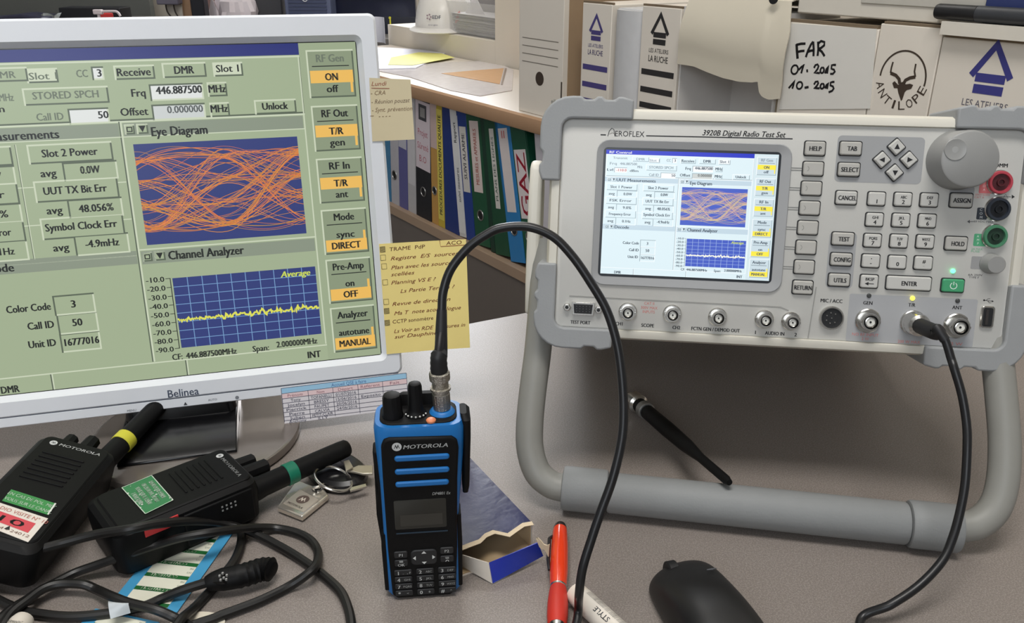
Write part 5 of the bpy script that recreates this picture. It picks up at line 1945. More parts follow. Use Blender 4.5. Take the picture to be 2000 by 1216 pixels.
binder(P6(396, 68), P6(412, 600), P6(480, 628), (26, 52, 120), 'wide plain dark blue binder beside the yellow label', None)
binder(P6(432, 68), P6(481, 628), P6(513, 640), (205, 205, 206), 'thin white leaning binder between two blue binders', (.01, .31, (224, 224, 224), .92),
       title=[('Rapport', .82, .40, .16, S(80, 80, 84), True), ('suivi mesures', .40, .40, .28, S(120, 120, 126), True)])
binder(P6(466, 75), P6(514, 640), P6(556, 662), (28, 60, 138), 'leaning blue binder with white label half down its spine', (.12, .275, WL2, .72),
       title=[('SUIVI ALARME', .55, .34, .7, S(90, 90, 98), True)])
binder(P6(508, 82), P6(558, 664), P6(628, 700), (22, 82, 54), 'green binder with white boxed label and finger ring beside blue binder', (.13, .295, (222, 206, 200), .58), .075,
       title=[('MESURES et APPAREILS', .5, .22, .78, S(190, 120, 110), True)])
binder(P6(572, 105), P6(630, 702), P6(652, 714), (14, 54, 40), 'thin dark green binder between two labelled green binders', None)
binder(P6(590, 120), P6(653, 714), P6(722, 760), (20, 76, 50), 'green binder with narrow white label left of light blue binder', (.11, .29, WL2, .30),
       title=[('PLANS DES LIGNES', .5, .16, .8, S(90, 110, 100), True)])
binder(P6(643, 135), P6(724, 762), P6(796, 800), (44, 128, 190), 'light blue leaning binder with white label left of GAZ binder', (.115, .30, (226, 216, 214), .60), .075,
       title=[('II', .93, .3, .2, S(200, 90, 90), False)])
binder(P6(716, 150), P6(798, 800), P6(868, 836), (16, 82, 58), 'green leaning binder with red GAZ lettering on white label', (.115, .265, (226, 216, 216), .80), .075,
       title=[('GAZ', .5, .62, .9, S(188, 44, 66), True)])
binder((1042, 274), (1062, 545), (1096, 560), (190, 186, 192), 'pale grey binder behind the test set stand right of GAZ binder', (.10, .31, (208, 204, 210), .9))

# magazine lying under the ledge top above the binders
mg = Frame(LF.w(-.52, .04, LT - .0385), LF.X, LF.Y, LF.Z)

# ------------------------------------------------------------------ boxes on the ledge
CARD = (224, 216, 204)


def house(sh, cx, cz, s, col, text=True, tcol=None):
    """chevron roof over two bars, with lettering under it"""
    w = s
    sh.poly([(cx - .62 * w, cz - .05 * w), (cx - .48 * w, cz - .16 * w), (cx, cz + .62 * w), (cx, cz + .92 * w)], col, 2)
    sh.poly([(cx + .62 * w, cz - .05 * w), (cx + .48 * w, cz - .16 * w), (cx, cz + .62 * w), (cx, cz + .92 * w)], col, 2)
    sh.rect(cx - .42 * w, cz - .26 * w, cx + .42 * w, cz - .02 * w, col, 2)
    sh.rect(cx - .42 * w, cz - .58 * w, cx + .42 * w, cz - .33 * w, col, 2)
    sh.text('LES ATELIERS', cx, cz - .85 * w, .20 * w, tcol or col, 2, w=1.30 * w)
    sh.text('LA RUCHE', cx, cz - 1.22 * w, .30 * w, tcol or col, 2, w=1.30 * w, bold=.008)


def abox(s0, s1, z1, label, name='archive_box', off=.02, d=.32, rgb=CARD, yaw=0.0, group='archive boxes on the ledge'):
    fr = Frame(LF.w(s0, off, LT + .0003), LF.X, LF.Y, LF.Z)
    if yaw:
        a = math.radians(yaw)
        fr = Frame(fr.P, LF.X * math.cos(a) + LF.Y * math.sin(a), LF.Y * math.cos(a) - LF.X * math.sin(a), LF.Z)
    t = thing(name, fr, label, 'box', group)
    w, h = s1 - s0, z1 - LT
    m_ = mat('box_card_%d_%d_%d' % rgb, rgb, .7, var=.03, scale=12)
    build('body', MB().box(0, 0, 0, w, d, h), m_, t, bevel=.0012)
    return t, w, h, fr


EDGE = mat('card_rim_shadow', (120, 104, 84), .8)  # cardboard rims on box tops, their brown includes the shadow along them
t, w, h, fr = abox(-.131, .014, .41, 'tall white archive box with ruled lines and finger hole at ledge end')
sh = Sheet(y=-.0003)
for a, b_ in (((1022, 73), (1094, 89)), ((1022, 88), (1091, 104)), ((1020, 103), (1092, 121)), ((1018, 118), (1092, 136))):
    za = led(a[0], a[1], .02)[1] - LT
    sh.rect(w * .08, za - .0008, w * .90, za + .0008, S(130, 122, 112), 1)
sh.text('elba', w * .86, .035, .010, S(170, 176, 172), 1, w=.026, bold=.01)
sh.build('box_print', INK, t)
hx, hz = led(1054, 154, .02)
mb = MB().lathe([(.0135, .0006), (.0135, -.0004)], hx + .131, hz - LT, 24)
build('finger_hole', mb, mat('hole_brown', (62, 50, 40), .8), t)
build('slot', MB().box(w - .004, -.0004, .035, w - .0005, .001, .075), mat('hole_brown', (62, 50, 40), .8), t)
build('side_panel', MB().box(w - .0002, .012, .001, w + .0012, .315, h - .001), mat('box_side_shade', (160, 136, 108), .75, var=.05), t)  # shade on the box's right side put into this brown panel


def atelier_box(s0, s1, z1, label, col, lpos, lsize, stripes):
    t, w, h, fr = abox(s0, s1, z1, label)
    sh = Sheet(y=-.0003)
    cx, cz = led(*lpos, .02)
    house(sh, cx - s0, cz - LT, lsize, col)
    for a in stripes:
        z = led(*a, .02)[1] - LT
        sh.rect(w * .07, z - .0048, w * .93, z + .0048, col, 1)
    sh.build('box_print', INK, t)
    mb = MB().box(.0, .001, h, w, .006, h + .0035)
    build('card_edge', mb, EDGE, t)
    return t


atelier_box(.069, .1495, .2925, 'slim white archive box with purple house logo and stripes', S(74, 66, 124), (1164.5, 59), .0318, ((1161, 133), (1160, 167), (1158, 199)))
t, w, h, fr = abox(.1545, .2225, .288, 'plain pale grey archive box with rounded spine between two logo boxes', off=.03, rgb=(196, 196, 196))
mb = MB()
n = 10
arc = [(w / 2 + (w / 2 - .001) * math.cos(PI + PI * i / n), -.016 * math.sin(PI * i / n)) for i in range(n + 1)] + [(w - .001, .001), (.001, .001)]
mb.loft([[(x, y, .001) for x, y in arc], [(x, y, h - .002) for x, y in arc]])
build('rounded_spine', mb, mat('pale_grey_card', (200, 200, 201), .5), t)
atelier_box(.2265, .3165, .2955, 'slim white archive box with black house logo and stripes', S(44, 42, 42), (1289, 63), .0352, ((1285, 144), (1283, 179), (1274, 208)))

# open carton with drooping flap
fr = Frame(LF.w(.322, .02, LT + .0003), LF.X, LF.Y, LF.Z)
oc = thing('open_carton', fr, 'open fronted pale carton with torn cardboard flap drooping over its mouth', 'box', 'archive boxes on the ledge')
w, h, d = .195, .230, .13
GC = mat('carton_inner_grey', (214, 211, 208), .7, var=.03)
mb = MB().box(0, .0, 0, .003, d, h).box(w - .003, 0, 0, w, d, h).box(.003, 0, 0, w - .003, d, .003).box(.003, 0.03, h - .003, w - .003, d, h).box(.003, d - .003, .003, w - .003, d, h - .003)
build('carton_walls', mb, GC, oc)
# flap: outline in pixels on a plane bulging outwards
topz = h
out_b = [(1340, 40), (1344, 90), (1348, 130), (1372, 141), (1400, 152), (1430, 159), (1455, 160), (1462, 157), (1464, 178), (1470, 188), (1482, 193), (1500, 191), (1516, 188), (1521, 150), (1526, 100), (1530, 36)]
us = [led(*q, .0) for q in out_b]
s_lo, s_hi = us[0][0] - .322, us[-1][0] - .322


def flap_bottom(u):
    s_ = .009 + (w - .0035) * u
    ps = sorted([(q[0] - .322, q[1] - LT) for q in us[2:13]])
    for (a, za), (b2, zb) in zip(ps, ps[1:]):
        if a <= s_ <= b2:
            return za + (zb - za) * (s_ - a) / max(1e-6, b2 - a)
    return ps[0][1] if s_ < ps[0][0] else ps[-1][1]


def flapf(u, v):
    s_ = .009 + (w - .0035) * u
    if v < .35:                                      # rear part lying on the carton top
        k = v / .35
        return (s_, .12 - .115 * k, h + .004 + .016 * math.sin(PI * .5 * k))
    k = (v - .35) / .65
    zb = flap_bottom(u)
    z = (h + .020) * (1 - k) + zb * k
    return (s_ + .016 * u * min(1, k * 3), .005 - .022 * math.sin(PI * min(1, k * 1.25) * .62), z)


FLM = mat('beige_flap_card', (206, 198, 180), .65, var=.03, scale=10)
mb = MB().grid(lambda u, v: flapf(u, 1 - v), 44, 22, .0018)
fp_ = build('flap', mb, FLM, oc)
x, z = led(1491, -2, -.01)
mb = MB().lathe([(.008, -.0203), (.008, -.0190)], 0, 0, 20)
mb.v = [(q[0] + x - .322, q[1] + .011, q[2] + z - LT) for q in mb.v]
build('flap_hole', mb, mat('hole_dark', (20, 20, 22), .8), fp_)

# FAR box
t, w, h, fr = abox(.5235, .668, .2905, 'white archive box with FAR 01-2015 handwritten in black marker')
mb = MB().box(.001, .0005, h, w - .002, .010, h + .004)
build('card_edge', mb, EDGE, t)
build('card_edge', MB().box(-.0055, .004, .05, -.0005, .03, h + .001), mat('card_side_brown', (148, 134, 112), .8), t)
L4 = lambda x, y: tuple(A(led(1500 + x / 4, y / 4, .02)) - A([.5235, LT]))
pl4 = [L4(140, 175), L4(858, 228), L4(790, 850), L4(120, 690)]
mb = MB().prism([L4(150, 182), L4(852, 228), L4(800, 850), L4(90, 855), L4(125, 640), L4(128, 215)], -.0012, -.0002)
ll_ = build('paper_label', mb, mat('white_label_paper', (222, 219, 212), .6, var=.02), t)
sh = Sheet(y=-.0014)
mk = S(24, 22, 24)
W4 = .0034


def st4(pts, w=W4):
    sh.stroke([L4(*p) for p in pts], w, mk, 1)


def el4(cx, cy, rx, ry):
    st4([(cx + rx * math.sin(a) + .25 * ry * math.cos(a) * .5, cy - ry * math.cos(a)) for a in np.linspace(0, 2 * PI, 17)], .0028)


st4([(228, 345), (231, 400), (236, 460)], .0042)
st4([(226, 352), (262, 343), (298, 342)])
st4([(232, 408), (262, 400), (290, 398)])
st4([(300, 448), (318, 395), (340, 350), (358, 326)])
st4([(358, 326), (362, 385), (360, 440)])
st4([(312, 408), (335, 398), (362, 394)])
st4([(396, 326), (398, 385), (392, 438)])
st4([(392, 345), (420, 322), (446, 330), (444, 355), (420, 375), (400, 385)])
st4([(400, 385), (425, 405), (447, 440)])
el4(213, 545, 26, 35)
st4([(243, 548), (268, 522), (286, 502), (272, 545), (264, 574)], .0030)
st4([(304, 555), (318, 553)], .0040)
st4([(364, 532), (375, 510), (392, 504), (400, 518), (392, 540), (366, 574), (388, 570), (410, 572)], .0030)
el4(428, 550, 14, 22)
st4([(450, 575), (462, 540), (478, 512), (470, 550), (466, 576)], .0030)
st4([(536, 508), (518, 508), (503, 510), (500, 538), (520, 545), (527, 560), (512, 578), (490, 578)], .0030)
st4([(166, 690), (192, 660), (216, 628), (204, 665), (194, 694)], .0030)
el4(251, 668, 22, 28)
st4([(290, 687), (322, 680)], .0034)
st4([(364, 662), (376, 640), (394, 637), (398, 650), (386, 672), (364, 693), (386, 690), (408, 691)], .0030)
el4(428, 674, 14, 20)
st4([(450, 692), (462, 664), (478, 648), (470, 672), (466, 696)], .0030)
st4([(524, 640), (508, 641), (494, 646), (492, 668), (512, 676), (518, 692), (506, 710), (478, 722)], .0030)
sh.build('handwriting', INK, ll_)

# ANTILOPE box
t, w, h, fr = abox(.6695, .7530, .298, 'white archive box printed with antelope head in circle and ANTILOPE')
L4 = lambda x, y: tuple(A(led(1500 + x / 4, y / 4, .02)) - A([.6695, LT]))
sh = Sheet(y=-.0003)
br = S(66, 54, 44)
c0 = A(L4(1050, 615))
ra_, rb_ = abs(L4(1235, 600)[0] - L4(875, 600)[0]) / 2, L4(1055, 395)[1] - L4(1055, 615)[1]
arc_ = [(c0[0] + ra_ * math.cos(a), c0[1] + rb_ * math.sin(a)) for a in np.linspace(math.radians(-10), math.radians(180), 30)]
sh.stroke(arc_, .0022, br, 2)
for i, ch_ in enumerate('ANTILOPE'):
    a = math.radians(200 + i * 20.0)
    p_ = (c0[0] + ra_ * .98 * math.cos(a), c0[1] + rb_ * .98 * math.sin(a))
    sh.text(ch_, p_[0], p_[1], .0115, br, 2, w=.0030 if ch_ == 'I' else .0088, rot=a + PI / 2)
head = [(1040, 790), (1018, 725), (1012, 690), (985, 690), (972, 650), (990, 635), (1018, 665), (1030, 655), (1050, 640), (1062, 655), (1078, 660), (1110, 655), (1135, 665), (1120, 695), (1085, 705), (1070, 720), (1050, 780)]
sh.poly([L4(*p) for p in head], br, 2)
for hn in ([(1030, 655), (1025, 620), (1000, 590), (958, 572), (965, 530), (978, 485)], [(1060, 655), (1075, 628), (1110, 610), (1152, 602), (1145, 560), (1156, 500)]):
    pts = [L4(*p) for p in hn]
    sh.stroke(pts[:4], .0042, br, 2)
    sh.stroke(pts[3:], .0022, br, 2)
sh.build('box_print', INK, t)
build('card_edge', MB().box(.004, .0005, h, w - .002, .012, h + .003), EDGE, t)

# big LA RUCHE box
t, w, h, fr = abox(.7545, .945, .2885, 'wide white archive box with large purple house logo by tester handle')
sh = Sheet(y=-.0003)
cx, cz = led(1936, 144, .02)
house(sh, cx - .7545, cz - LT, .0416, S(60, 60, 130), tcol=S(100, 98, 110))
sh.build('box_print', INK, t)
build('card_edge', MB().box(.002, .0005, h, w, .012, h + .0035), EDGE, t)

# white flat box lying across the tops and the dark marker
fr = Frame(LF.w(.53, .030, .3022), LF.X, LF.Y, LF.Z)
t = thing('flat_box', fr, 'flat white cardboard box lying across tops of the archive boxes', 'box')
build('body', MB().box(0, 0, 0, .21, .24, .065), mat('box_card_white', (216, 210, 198), .6, var=.03), t, bevel=.002)
build('lid', MB().box(.100, -.002, .018, .415, .05, .090), mat('box_card_grey', (190, 186, 176), .6), t, bevel=.001)
for nm_, s0_, s1_ in (('sheet', .53, .74), ('sheet', .735, .94)):
    pass
ps = [led(1822, 17, .035), led(2010, 22, .035)]
mz = .3075 + .0095 + .0005
lf_ = Frame(LF.w(.757, .006, .2925), LF.X, LF.Y, LF.Z)
t = thing('box_lid', lf_, 'white cardboard box lid lying under the black marker', 'lid')
build('lid_body', MB().box(0, 0, 0, .19, .018, .0150).box(0, .018, 0, .19, .0235, .0150), mat('box_card_white', (216, 210, 198), .6, var=.03), t)
mk_fr = Frame(LF.w(.742, .016, mz), LF.X, LF.Y, LF.Z)
t = thing('marker_pen', mk_fr, 'thick black marker lying on top of the wide logo box', 'marker')
mb = MB().tube([(x, 0, 0) for x in (0, .001, .004, .050, .0505)], [.005, .008, .009, .009, .0085], 20)
build('cap', mb, mat('marker_black', (24, 24, 26), .4), t)
mb = MB().tube([(x, 0, 0) for x in (.0505, .051, .150, .152)], [.0085, .0092, .0092, .007], 20)
build('barrel', mb, mat('marker_grey', (52, 54, 58), .4), t)
fr = Frame(LF.w(.795, .0240, .2930), LF.X, LF.Y, LF.Z)
t = thing('blue_folder', fr, 'dark blue folder standing behind the black marker on logo box', 'folder')
build('cover', MB().box(0, 0, 0, .14, .0055, .055), mat('folder_blue', (44, 56, 104), .4), t, bevel=.001)

# papers on the ledge


def ledge_sheet(name, px, z, rgb, label, cat, rough=.6, th=.0006):
    pts = [LF.l3(onz(x, y, z)) for x, y in px]
    mb = MB().loft([[(q[0], q[1], z - th) for q in pts], [(q[0], q[1], z) for q in pts]])
    mb.v = [tuple(LF.w(*q)) for q in mb.v]
    ar = sum(pts[i][0] * pts[(i + 1) % len(pts)][1] - pts[(i + 1) % len(pts)][0] * pts[i][1] for i in range(len(pts)))
    if ar < 0:
        mb.f = [tuple(reversed(f)) for f in mb.f]
    o = build(name, mb, mat(name + '_%d_%d_%d' % rgb, rgb, rough, var=.03), None, smooth=0)
    return tag(o, label, cat)


ledge_sheet('paper_sheet', [(700, 132), (742, 134), (812, 132), (870, 104), (830, 97), (760, 93), (700, 92)], LT + .0050, (222, 222, 232), 'white papers at the far end of ledge under yellow sheet', 'paper', th=.004)
ledge_sheet('yellow_sheet', [(758, 126), (806, 127), (888, 112), (862, 104), (818, 102), (764, 112)], LT + .0062, (226, 222, 128), 'bright yellow sheet lying on white papers at ledge back', 'paper')
ledge_sheet('paper_sheet', [(738, 138), (800, 150), (880, 176), (938, 187), (1000, 176), (1003, 136), (960, 118), (810, 124), (745, 134)], LT + .0016, (214, 206, 204), 'glossy plastic sleeve of documents lying along ledge front', 'paper', rough=.16, th=.0012)
o = ledge_sheet('photo_print', [(862, 143), (976, 164), (984, 133), (930, 137)], LT + .0023, (206, 152, 92), 'orange photograph print inside the plastic sleeve on the ledge', 'photo', rough=.2, th=.0004)
ledge_sheet('photo_print', [(978, 165), (982, 165), (990, 134), (986, 133)], LT + .0024, (130, 112, 98), 'narrow brown strip beside orange photograph on the ledge', 'photo', rough=.3, th=.0004)
# rolled white paper at the parapet end
rp_ = LF.w(-1.445, .30, LT)
rf = Frame(rp_, LF.X, LF.Y, LF.Z)
t = thing('curled_paper', rf, 'curled white paper standing at the end of low wall', 'paper')
mb = MB().grid(lambda u, v: (-.10 + .12 * u, .02 + .06 * math.sin(2.2 * u), .001 + .085 * v), 10, 4, .0006)
build('sheet', mb, mat('curled_white', (226, 226, 236), .6), t)

# safety helmet on the parapet
hp = LF.w(-1.10, .475, .1345) + A([-.05, .03, 0])
hf = Frame(hp, nrm([1, -.1, 0]), np.cross(A([0, 0, 1]), nrm([1, -.1, 0])), [0, 0, 1])
t = thing('safety_helmet', hf, 'white safety helmet with EDF logo on low wall beside acrylic holder', 'helmet')
HW = mat('helmet_white', (222, 218, 212), .3, var=.02)
mb = MB()
rings = []
n = 36
for zz, sx_, sy_ in ((.010, .096, .118), (.03, .095, .117), (.06, .090, .112), (.09, .080, .100), (.115, .062, .080), (.132, .036, .05), (.138, .006, .008)):
    rings.append([(sx_ * math.cos(2 * PI * j / n), sy_ * math.sin(2 * PI * j / n), zz) for j in range(n)])
mb.loft(rings)
build('shell', mb, HW, t, smooth=60)
mb = MB().loft([[((.094 + e_) * math.cos(2 * PI * j / n), (.116 + e_ + (.03 if math.sin(2 * PI * j / n) < -.2 else 0) * (e_ > .004) * abs(math.sin(2 * PI * j / n))) * math.sin(2 * PI * j / n), zz) for j in range(n)] for e_, zz in ((0, .001), (.020, .0015), (.021, .004), (.0, .013))])
build('brim', mb, HW, t, smooth=60)
for j in (-1, 0, 1):
    mb = MB().tube([(j * .018, .112 * math.cos(a), .022 + .118 * math.sin(a)) for a in np.linspace(.1, PI - .1, 20)], .003, 8)
    build('crown_rib', mb, HW, t)
sh = Sheet(y=-.1175)
sh.text('EDF', -.006, .047, .011, S(90, 92, 110), 2, w=.026, bold=.02)
for k in range(5):
    a = k * 1.256
    sh.disc(-.030 + .006 * math.cos(a), .047 + .007 * math.sin(a), .003, S(150, 130, 140), 2, 8)
sh.text('énergies', -.018, .024, .005, S(130, 130, 140), 2, w=.030)
sh.build('helmet_logo', INK, t)
sh = Sheet(y=-.111)
sh.poly([(.050, .03), (.072, .03), (.066, .066), (.058, .060)], S(206, 60, 50), 2)
sh.build('red_sticker', INK, t)

# acrylic document holder with papers
hs0, hs1 = led(869, 66, .405)[0], -.772
ah = Frame(LF.w(hs0, .405, .1345), LF.X, LF.Y, LF.Z)
t = thing('acrylic_holder', ah, 'clear acrylic document holder on low wall against white wall', 'holder')
wA_ = hs1 - hs0
ACR = mat('clear_acrylic', (214, 212, 210), .12, var=.02, alpha=.28)
build('back_plate', MB().box(0, .120, 0, wA_, .124, .30), mat('holder_back_grey', (136, 132, 130), .4), t)
build('base_plate', MB().box(0, 0, 0, wA_, .12, .004), ACR, t)
build('front_plate', MB().box(0, 0, .0045, wA_, .003, .095), ACR, t)
build('side_plate', MB().box(wA_ - .004, .004, .0045, wA_, .119, .26), mat('holder_side', (120, 114, 112), .4), t)
build('side_plate', MB().box(0, .004, .0045, .004, .119, .26), ACR, t)
build('edge_strip', MB().box(wA_ - .010, -.001, .0045, wA_ - .002, .003, .26), mat('acrylic_edge', (206, 202, 200), .3), t)
pf_ = Frame(ah.w(.006, .006, .0045), LF.X, LF.Y, LF.Z)
t = thing('paper_stack', pf_, 'ragged stack of printed papers inside the clear acrylic holder', 'papers')
rn = random.Random(4)
z = 0.0
for k in range(16):
    th = rn.uniform(.002, .0055)
    dx, dy = rn.uniform(0, .014), rn.uniform(.002, .016)
    g1 = int(rn.choice((210, 196, 176, 220, 150)))
    a1, a2 = rn.uniform(-.003, .003), rn.uniform(-.003, .003)
    x0, x1, y0, y1 = dx, wA_ - .02 - rn.uniform(0, .012), dy, .108
    zz0, zz1 = z, z + th
    mb = MB().add([(x0, y0, zz0 + .001), (x1, y0 + a1, zz0 + .0005), (x1, y1, zz0), (x0, y1, zz0), (x0, y0, zz1), (x1, y0 + a1, zz1 - .001), (x1, y1, zz1), (x0, y1, zz1)],
                  [(3, 2, 1, 0), (4, 5, 6, 7), (0, 1, 5, 4), (1, 2, 6, 5), (2, 3, 7, 6), (3, 0, 4, 7)])
    build('sheet', mb, mat('stack_paper_%d' % g1, (g1, g1 - 4, g1 - 4), .7, var=.12, scale=60), t, smooth=0)
    z += th
mb = MB().prism([(.06, z), (.17, z), (.125, z + .045), (.115, z + .052), (.10, z + .045)], .03, .031)
build('folded_sheet', mb, mat('stack_paper_220', (220, 216, 216), .7), t)

# ------------------------------------------------------------------ far table and its things
FT = .07
ft = thing('far_table', Frame([-1.2, 3.75, -.74], [1, 0, 0], [0, 1, 0], [0, 0, 1]), 'far table along back wall carrying screens, bags and boxes', 'table')
build('tabletop', MB().box(-1.4, -.52, .74 + FT - .03, 1.5, .5, .74 + FT), mat('far_table_top', (120, 116, 112), .5), ft)
for x in (-1.3, 1.4):
    for y in (-.45, .42):
        build('leg', MB().box(x - .03, y - .03, 0.001, x + .03, y + .03, .74 + FT - .031), mat('desk_leg_metal', (95, 95, 96), .5), ft)
struct('partition_grey', MB().box(-2.88, 4.30, -.735, -1.737, 4.35, 1.6), GREYP)


def far(px, py, y):
    """world point on the vertical plane at depth y"""
    d = ray(px, py)
    return CAM + d * (y / d[1])


def farbox(name, x0, x1, ytop, y, dep, rgb, label, cat, rough=.5, parts=None, h=None, bevel=.004):
    a, b_ = far(x0, 30, y), far(x1, 30, y)
    zt = far((x0 + x1) / 2, ytop, y)[2] if h is None else FT + h
    fr = Frame([a[0], y, FT + .0005], [1, 0, 0], [0, 1, 0], [0, 0, 1])
    t = thing(name, fr, label, cat)
    w, h_ = b_[0] - a[0], zt - FT
    build('body', MB().box(0, 0, 0, w, dep, h_), mat(name + '_%d_%d_%d' % rgb, rgb, rough, var=.06, scale=20), t, bevel=bevel)
    return t, w, h_


# dark screen beyond the low wall
t, w, h_ = farbox('television', 628, 812, 0, 3.42, .05, (22, 26, 48), 'dark navy flat screen standing at the end of far table', 'television', rough=.18, h=.50)
build('lower_bezel', MB().box(0, -.004, 0, w, .0, .062), mat('tv_bezel', (26, 28, 42), .3), t)
build('edge_line', MB().box(.04, -.005, .126, w, .0, .130), mat('tv_line', (110, 116, 140), .3), t)
yp = far(762, 38, 3.30)
t = thing('yellow_clip', Frame([yp[0], 3.30, FT + .0005], [1, 0, 0], [0, 1, 0], [0, 0, 1]), 'tiny yellow clip in front of the dark screen', 'clip')
build('clip_body', MB().lathe([(.005, -.005), (.003, .005)], 0, .068, 8), mat('clip_yellow', (214, 206, 40), .4), t)
build('clip_stem', MB().box(-.0025, -.0025, 0, .0025, .0025, .066), mat('clip_yellow', (214, 206, 40), .4), t)

# ribbed blue-grey device with round badge
t, w, h_ = farbox('network_box', 558, 647, 0, 3.32, .14, (96, 104, 132), 'blue-grey ribbed electronic box with a round white badge', 'device', h=.24)
for k in range(13):
    build('vent_rib', MB().box(.014, -.005, .016 + k * .0125, w - .014, .0, .0225 + k * .0125), mat('vent_blue', (66, 74, 104), .5), t)
bz = far(597, 0, 3.32)
mb = MB().tube([(w * .46 + .009 * math.cos(a), -.007, bz[2] - FT + .004 + .009 * math.sin(a)) for a in np.linspace(.4, 2 * PI - .1, 18)], .0018, 6)
build('badge', mb, mat('badge_white', (226, 228, 232), .3), t)
t, w, h_ = farbox('computer_tower', 484, 552, 0, 3.38, .20, (66, 66, 70), 'dark grey computer tower beside the ribbed box', 'computer', h=.36)
sh = Sheet(y=-.0005)
for k in range(6):
    sh.rect(w * .16, .075 + k * .018, w * .18, .080 + k * .018, S(150, 150, 154), 1)
sh.build('case_dots', INK, t)
# black post
t, w, h_ = farbox('black_post', 374.5, 401, 0, 3.25, .05, (26, 27, 34), 'square black post on the far table before cardboard boxes', 'post', h=.60, rough=.4)
# cardboard boxes and plastic bag
farbox('cardboard_box', 338, 374, 0, 3.50, .14, (168, 136, 108), 'tan cardboard box left of the black post', 'box', rough=.8, h=.33)
farbox('cardboard_box', 401, 446, 0, 3.50, .14, (158, 128, 122), 'mauve brown cardboard box right of the black post', 'box', rough=.8, h=.33)
bp = far(455, 40, 3.32)
t = thing('plastic_bag', Frame([bp[0], 3.36, FT + .0005], [1, 0, 0], [0, 1, 0], [0, 0, 1]), 'crumpled white plastic bag beside dark computer tower', 'bag')
rn = random.Random(9)
rings = []
n = 26
jit = [[rn.uniform(.82, 1.12) for _ in range(n)] for _ in range(8)]
for i, (zz, rx, ry) in enumerate(((0, .060, .040), (.02, .075, .05), (.05, .080, .055), (.085, .080, .055), (.12, .072, .050), (.15, .055, .04), (.17, .03, .025), (.176, .006, .006))):
    rings.append([(rx * jit[i][j] * math.cos(2 * PI * j / n) + .006, ry * jit[i][j] * math.sin(2 * PI * j / n), zz + .008 * (jit[i][j] - 1) * (i > 0)) for j in range(n)])
build('bag_skin', MB().loft(rings), mat('bag_white', (226, 216, 220), .35), t, smooth=20)
mb = MB().grid(lambda u, v: (-.125 + .075 * u, -.02 + .02 * math.sin(5 * u), .002 + (.10 - .03 * math.sin(7 * u)) * v), 10, 5, .001)
build('bag_handle', mb, mat('bag_white', (226, 216, 220), .35), t, smooth=20)
# wall adapter with leads
ap = far(328, 3, 3.42)
t = thing('power_adapter', Frame([ap[0], 3.42, FT + .0005], [1, 0, 0], [0, 1, 0], [0, 0, 1]), 'grey adapter box on stand with two dark hanging leads', 'adapter')
az = ap[2] - FT
build('adapter_body', MB().box(-.045, 0, az - .012, .038, .05, az + .06), mat('adapter_grey', (112, 108, 122), .5), t, bevel=.004)
build('stand', MB().box(-.03, .05, 0, .03, .06, az + .02), mat('adapter_plate', (200, 192, 180), .6), t)
for x0, x1 in ((-.018, .010), (.012, .034)):
    mb = MB().tube(spline([(x0, .02, az - .010), (x0 + .004, .018, az * .65), (x1, .016, az * .35), (x1 + .01, .012, .004)], 6), .003, 7)
    build('lead', mb, mat('lead_brown', (52, 44, 38), .5), t)
# things on the left of the table
t, w, h_ = farbox('dark_case', 116, 236, 15.5, 3.40, .10, (24, 25, 30), 'long black case lying behind the white pump bottle', 'case')
a = far(0, 28, 3.32)
t = thing('dark_bag', Frame([far(-30, 30, 3.32)[0], 3.30, FT + .0005], [1, 0, 0], [0, 1, 0], [0, 0, 1]), 'dark blue folded bag with silver print on far table', 'bag')
w = far(87, 30, 3.32)[0] - far(-30, 30, 3.32)[0]
zt = far(40, 28, 3.32)[2] - FT
prof = [(0, 0), (w, 0), (w, zt * .90), (w * .62, zt), (w * .5, zt * .99), (w * .2, zt * .86), (0, zt * .84)]
build('bag_body', MB().prism(prof, 0, .14), mat('bag_navy', (44, 44, 64), .35, var=.2, scale=40), t, bevel=.008)
sh = Sheet(y=-.0005)
sh.text('SPORT', w * .46, zt * .72, .014, S(150, 150, 160), 1, w=.05)
sh.build('bag_print', INK, t)
cpz = far(102, 26, 3.36)
t = thing('clear_bag', Frame([far(86, 30, 3.36)[0], 3.36, FT + .0005], [1, 0, 0], [0, 1, 0], [0, 0, 1]), 'crumpled clear plastic bag between dark bag and black case', 'bag')
w = far(118, 30, 3.36)[0] - far(86, 30, 3.36)[0]
mb = MB().grid(lambda u, v: (w * u, .03 * math.sin(9 * u + 4 * v), .002 + (cpz[2] - FT) * v * (.8 + .2 * math.sin(8 * u))), 12, 6, .0008)
build('bag_skin', mb, mat('clear_bag_film', (120, 124, 120), .25, alpha=.7), t, smooth=20)
pp_ = far(194, 36, 3.24)
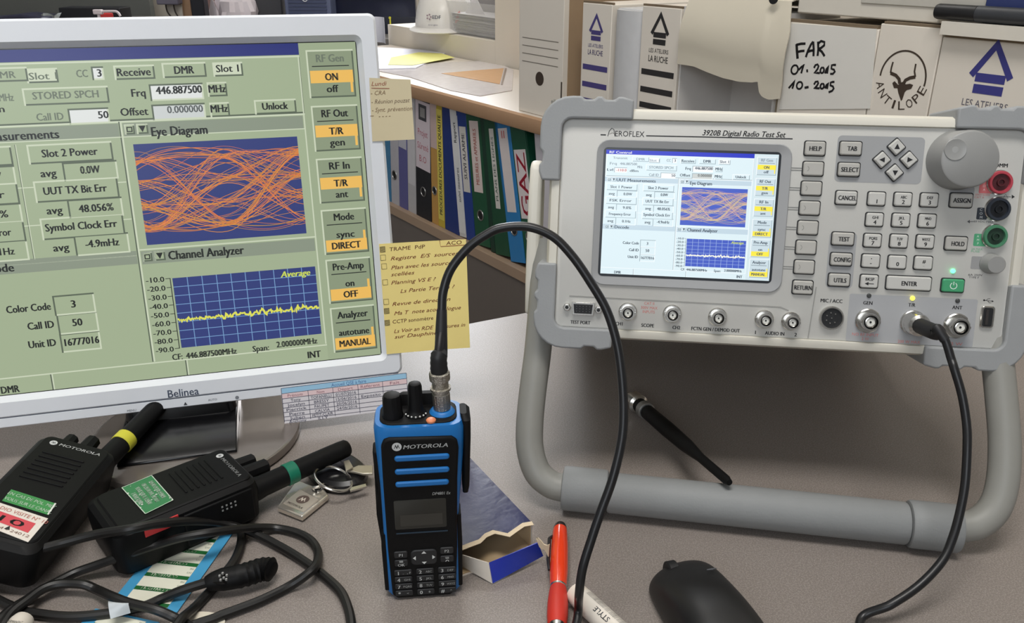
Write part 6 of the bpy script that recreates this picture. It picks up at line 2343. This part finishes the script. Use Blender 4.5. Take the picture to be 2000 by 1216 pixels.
t = thing('pump_bottle', Frame([pp_[0], 3.24, FT + .0005], [1, 0, 0], [0, 1, 0], [0, 0, 1]), 'white pump dispenser bottle standing on the far table', 'bottle')
pz = far(194, 25, 3.24)[2] - FT
PW = mat('pump_white', (226, 214, 216), .35)
mb = MB()
n = 20
prz = [(.026, .0), (.028, .004), (.028, pz - .050), (.018, pz - .035), (.010, pz - .030), (.010, pz - .022), (.006, pz - .020), (.005, pz - .006)]
build('bottle_body', mb.loft([[(r * math.cos(2 * PI * j / n), r * math.sin(2 * PI * j / n), z) for j in range(n)] for r, z in prz]), PW, t)
build('pump_head', MB().box(-.016, -.010, pz - .006, .016, .010, pz + .011), PW, t, bevel=.003)
mb = MB().tube(spline([(.014, 0, pz + .004), (.045, 0, pz + .005), (.068, 0, pz + .003), (.078, 0, pz - .012)], 5), .0045, 8)
build('spout', mb, PW, t)
rz_ = far(205, 30, 3.36)
t = thing('red_cap_jar', Frame([far(206, 30, 3.33)[0], 3.33, FT + .0005], [1, 0, 0], [0, 1, 0], [0, 0, 1]), 'small grey jar with red cap behind the pump bottle', 'jar')
jz = far(206, 27, 3.33)[2] - FT
n = 20
build('jar_body', MB().loft([[(r * math.cos(2 * PI * j / n), r * math.sin(2 * PI * j / n), z) for j in range(n)] for r, z in ((.026, 0), (.026, jz - .012))]), mat('jar_grey', (150, 146, 144), .4), t)
build('jar_cap', MB().loft([[(r * math.cos(2 * PI * j / n), r * math.sin(2 * PI * j / n), z) for j in range(n)] for r, z in ((.027, jz - .0115), (.027, jz), (.024, jz + .002))]), mat('cap_red', (206, 60, 60), .4), t)

# ------------------------------------------------------------------ ceiling lamps
for x, y in ((-0.1, 0.0), (0.0, 2.3)):
    t = thing('ceiling_lamp', Frame([x, y, 2.449], [1, 0, 0], [0, 1, 0], [0, 0, 1]), 'white ceiling lamp panel %s' % ('above the desk' if y < 1 else 'above the bookcase'), 'lamp')
    build('frame', MB().box(-.62, -.32, -.05, .62, .32, -.001), mat('lamp_white', (230, 230, 228), .5), t)
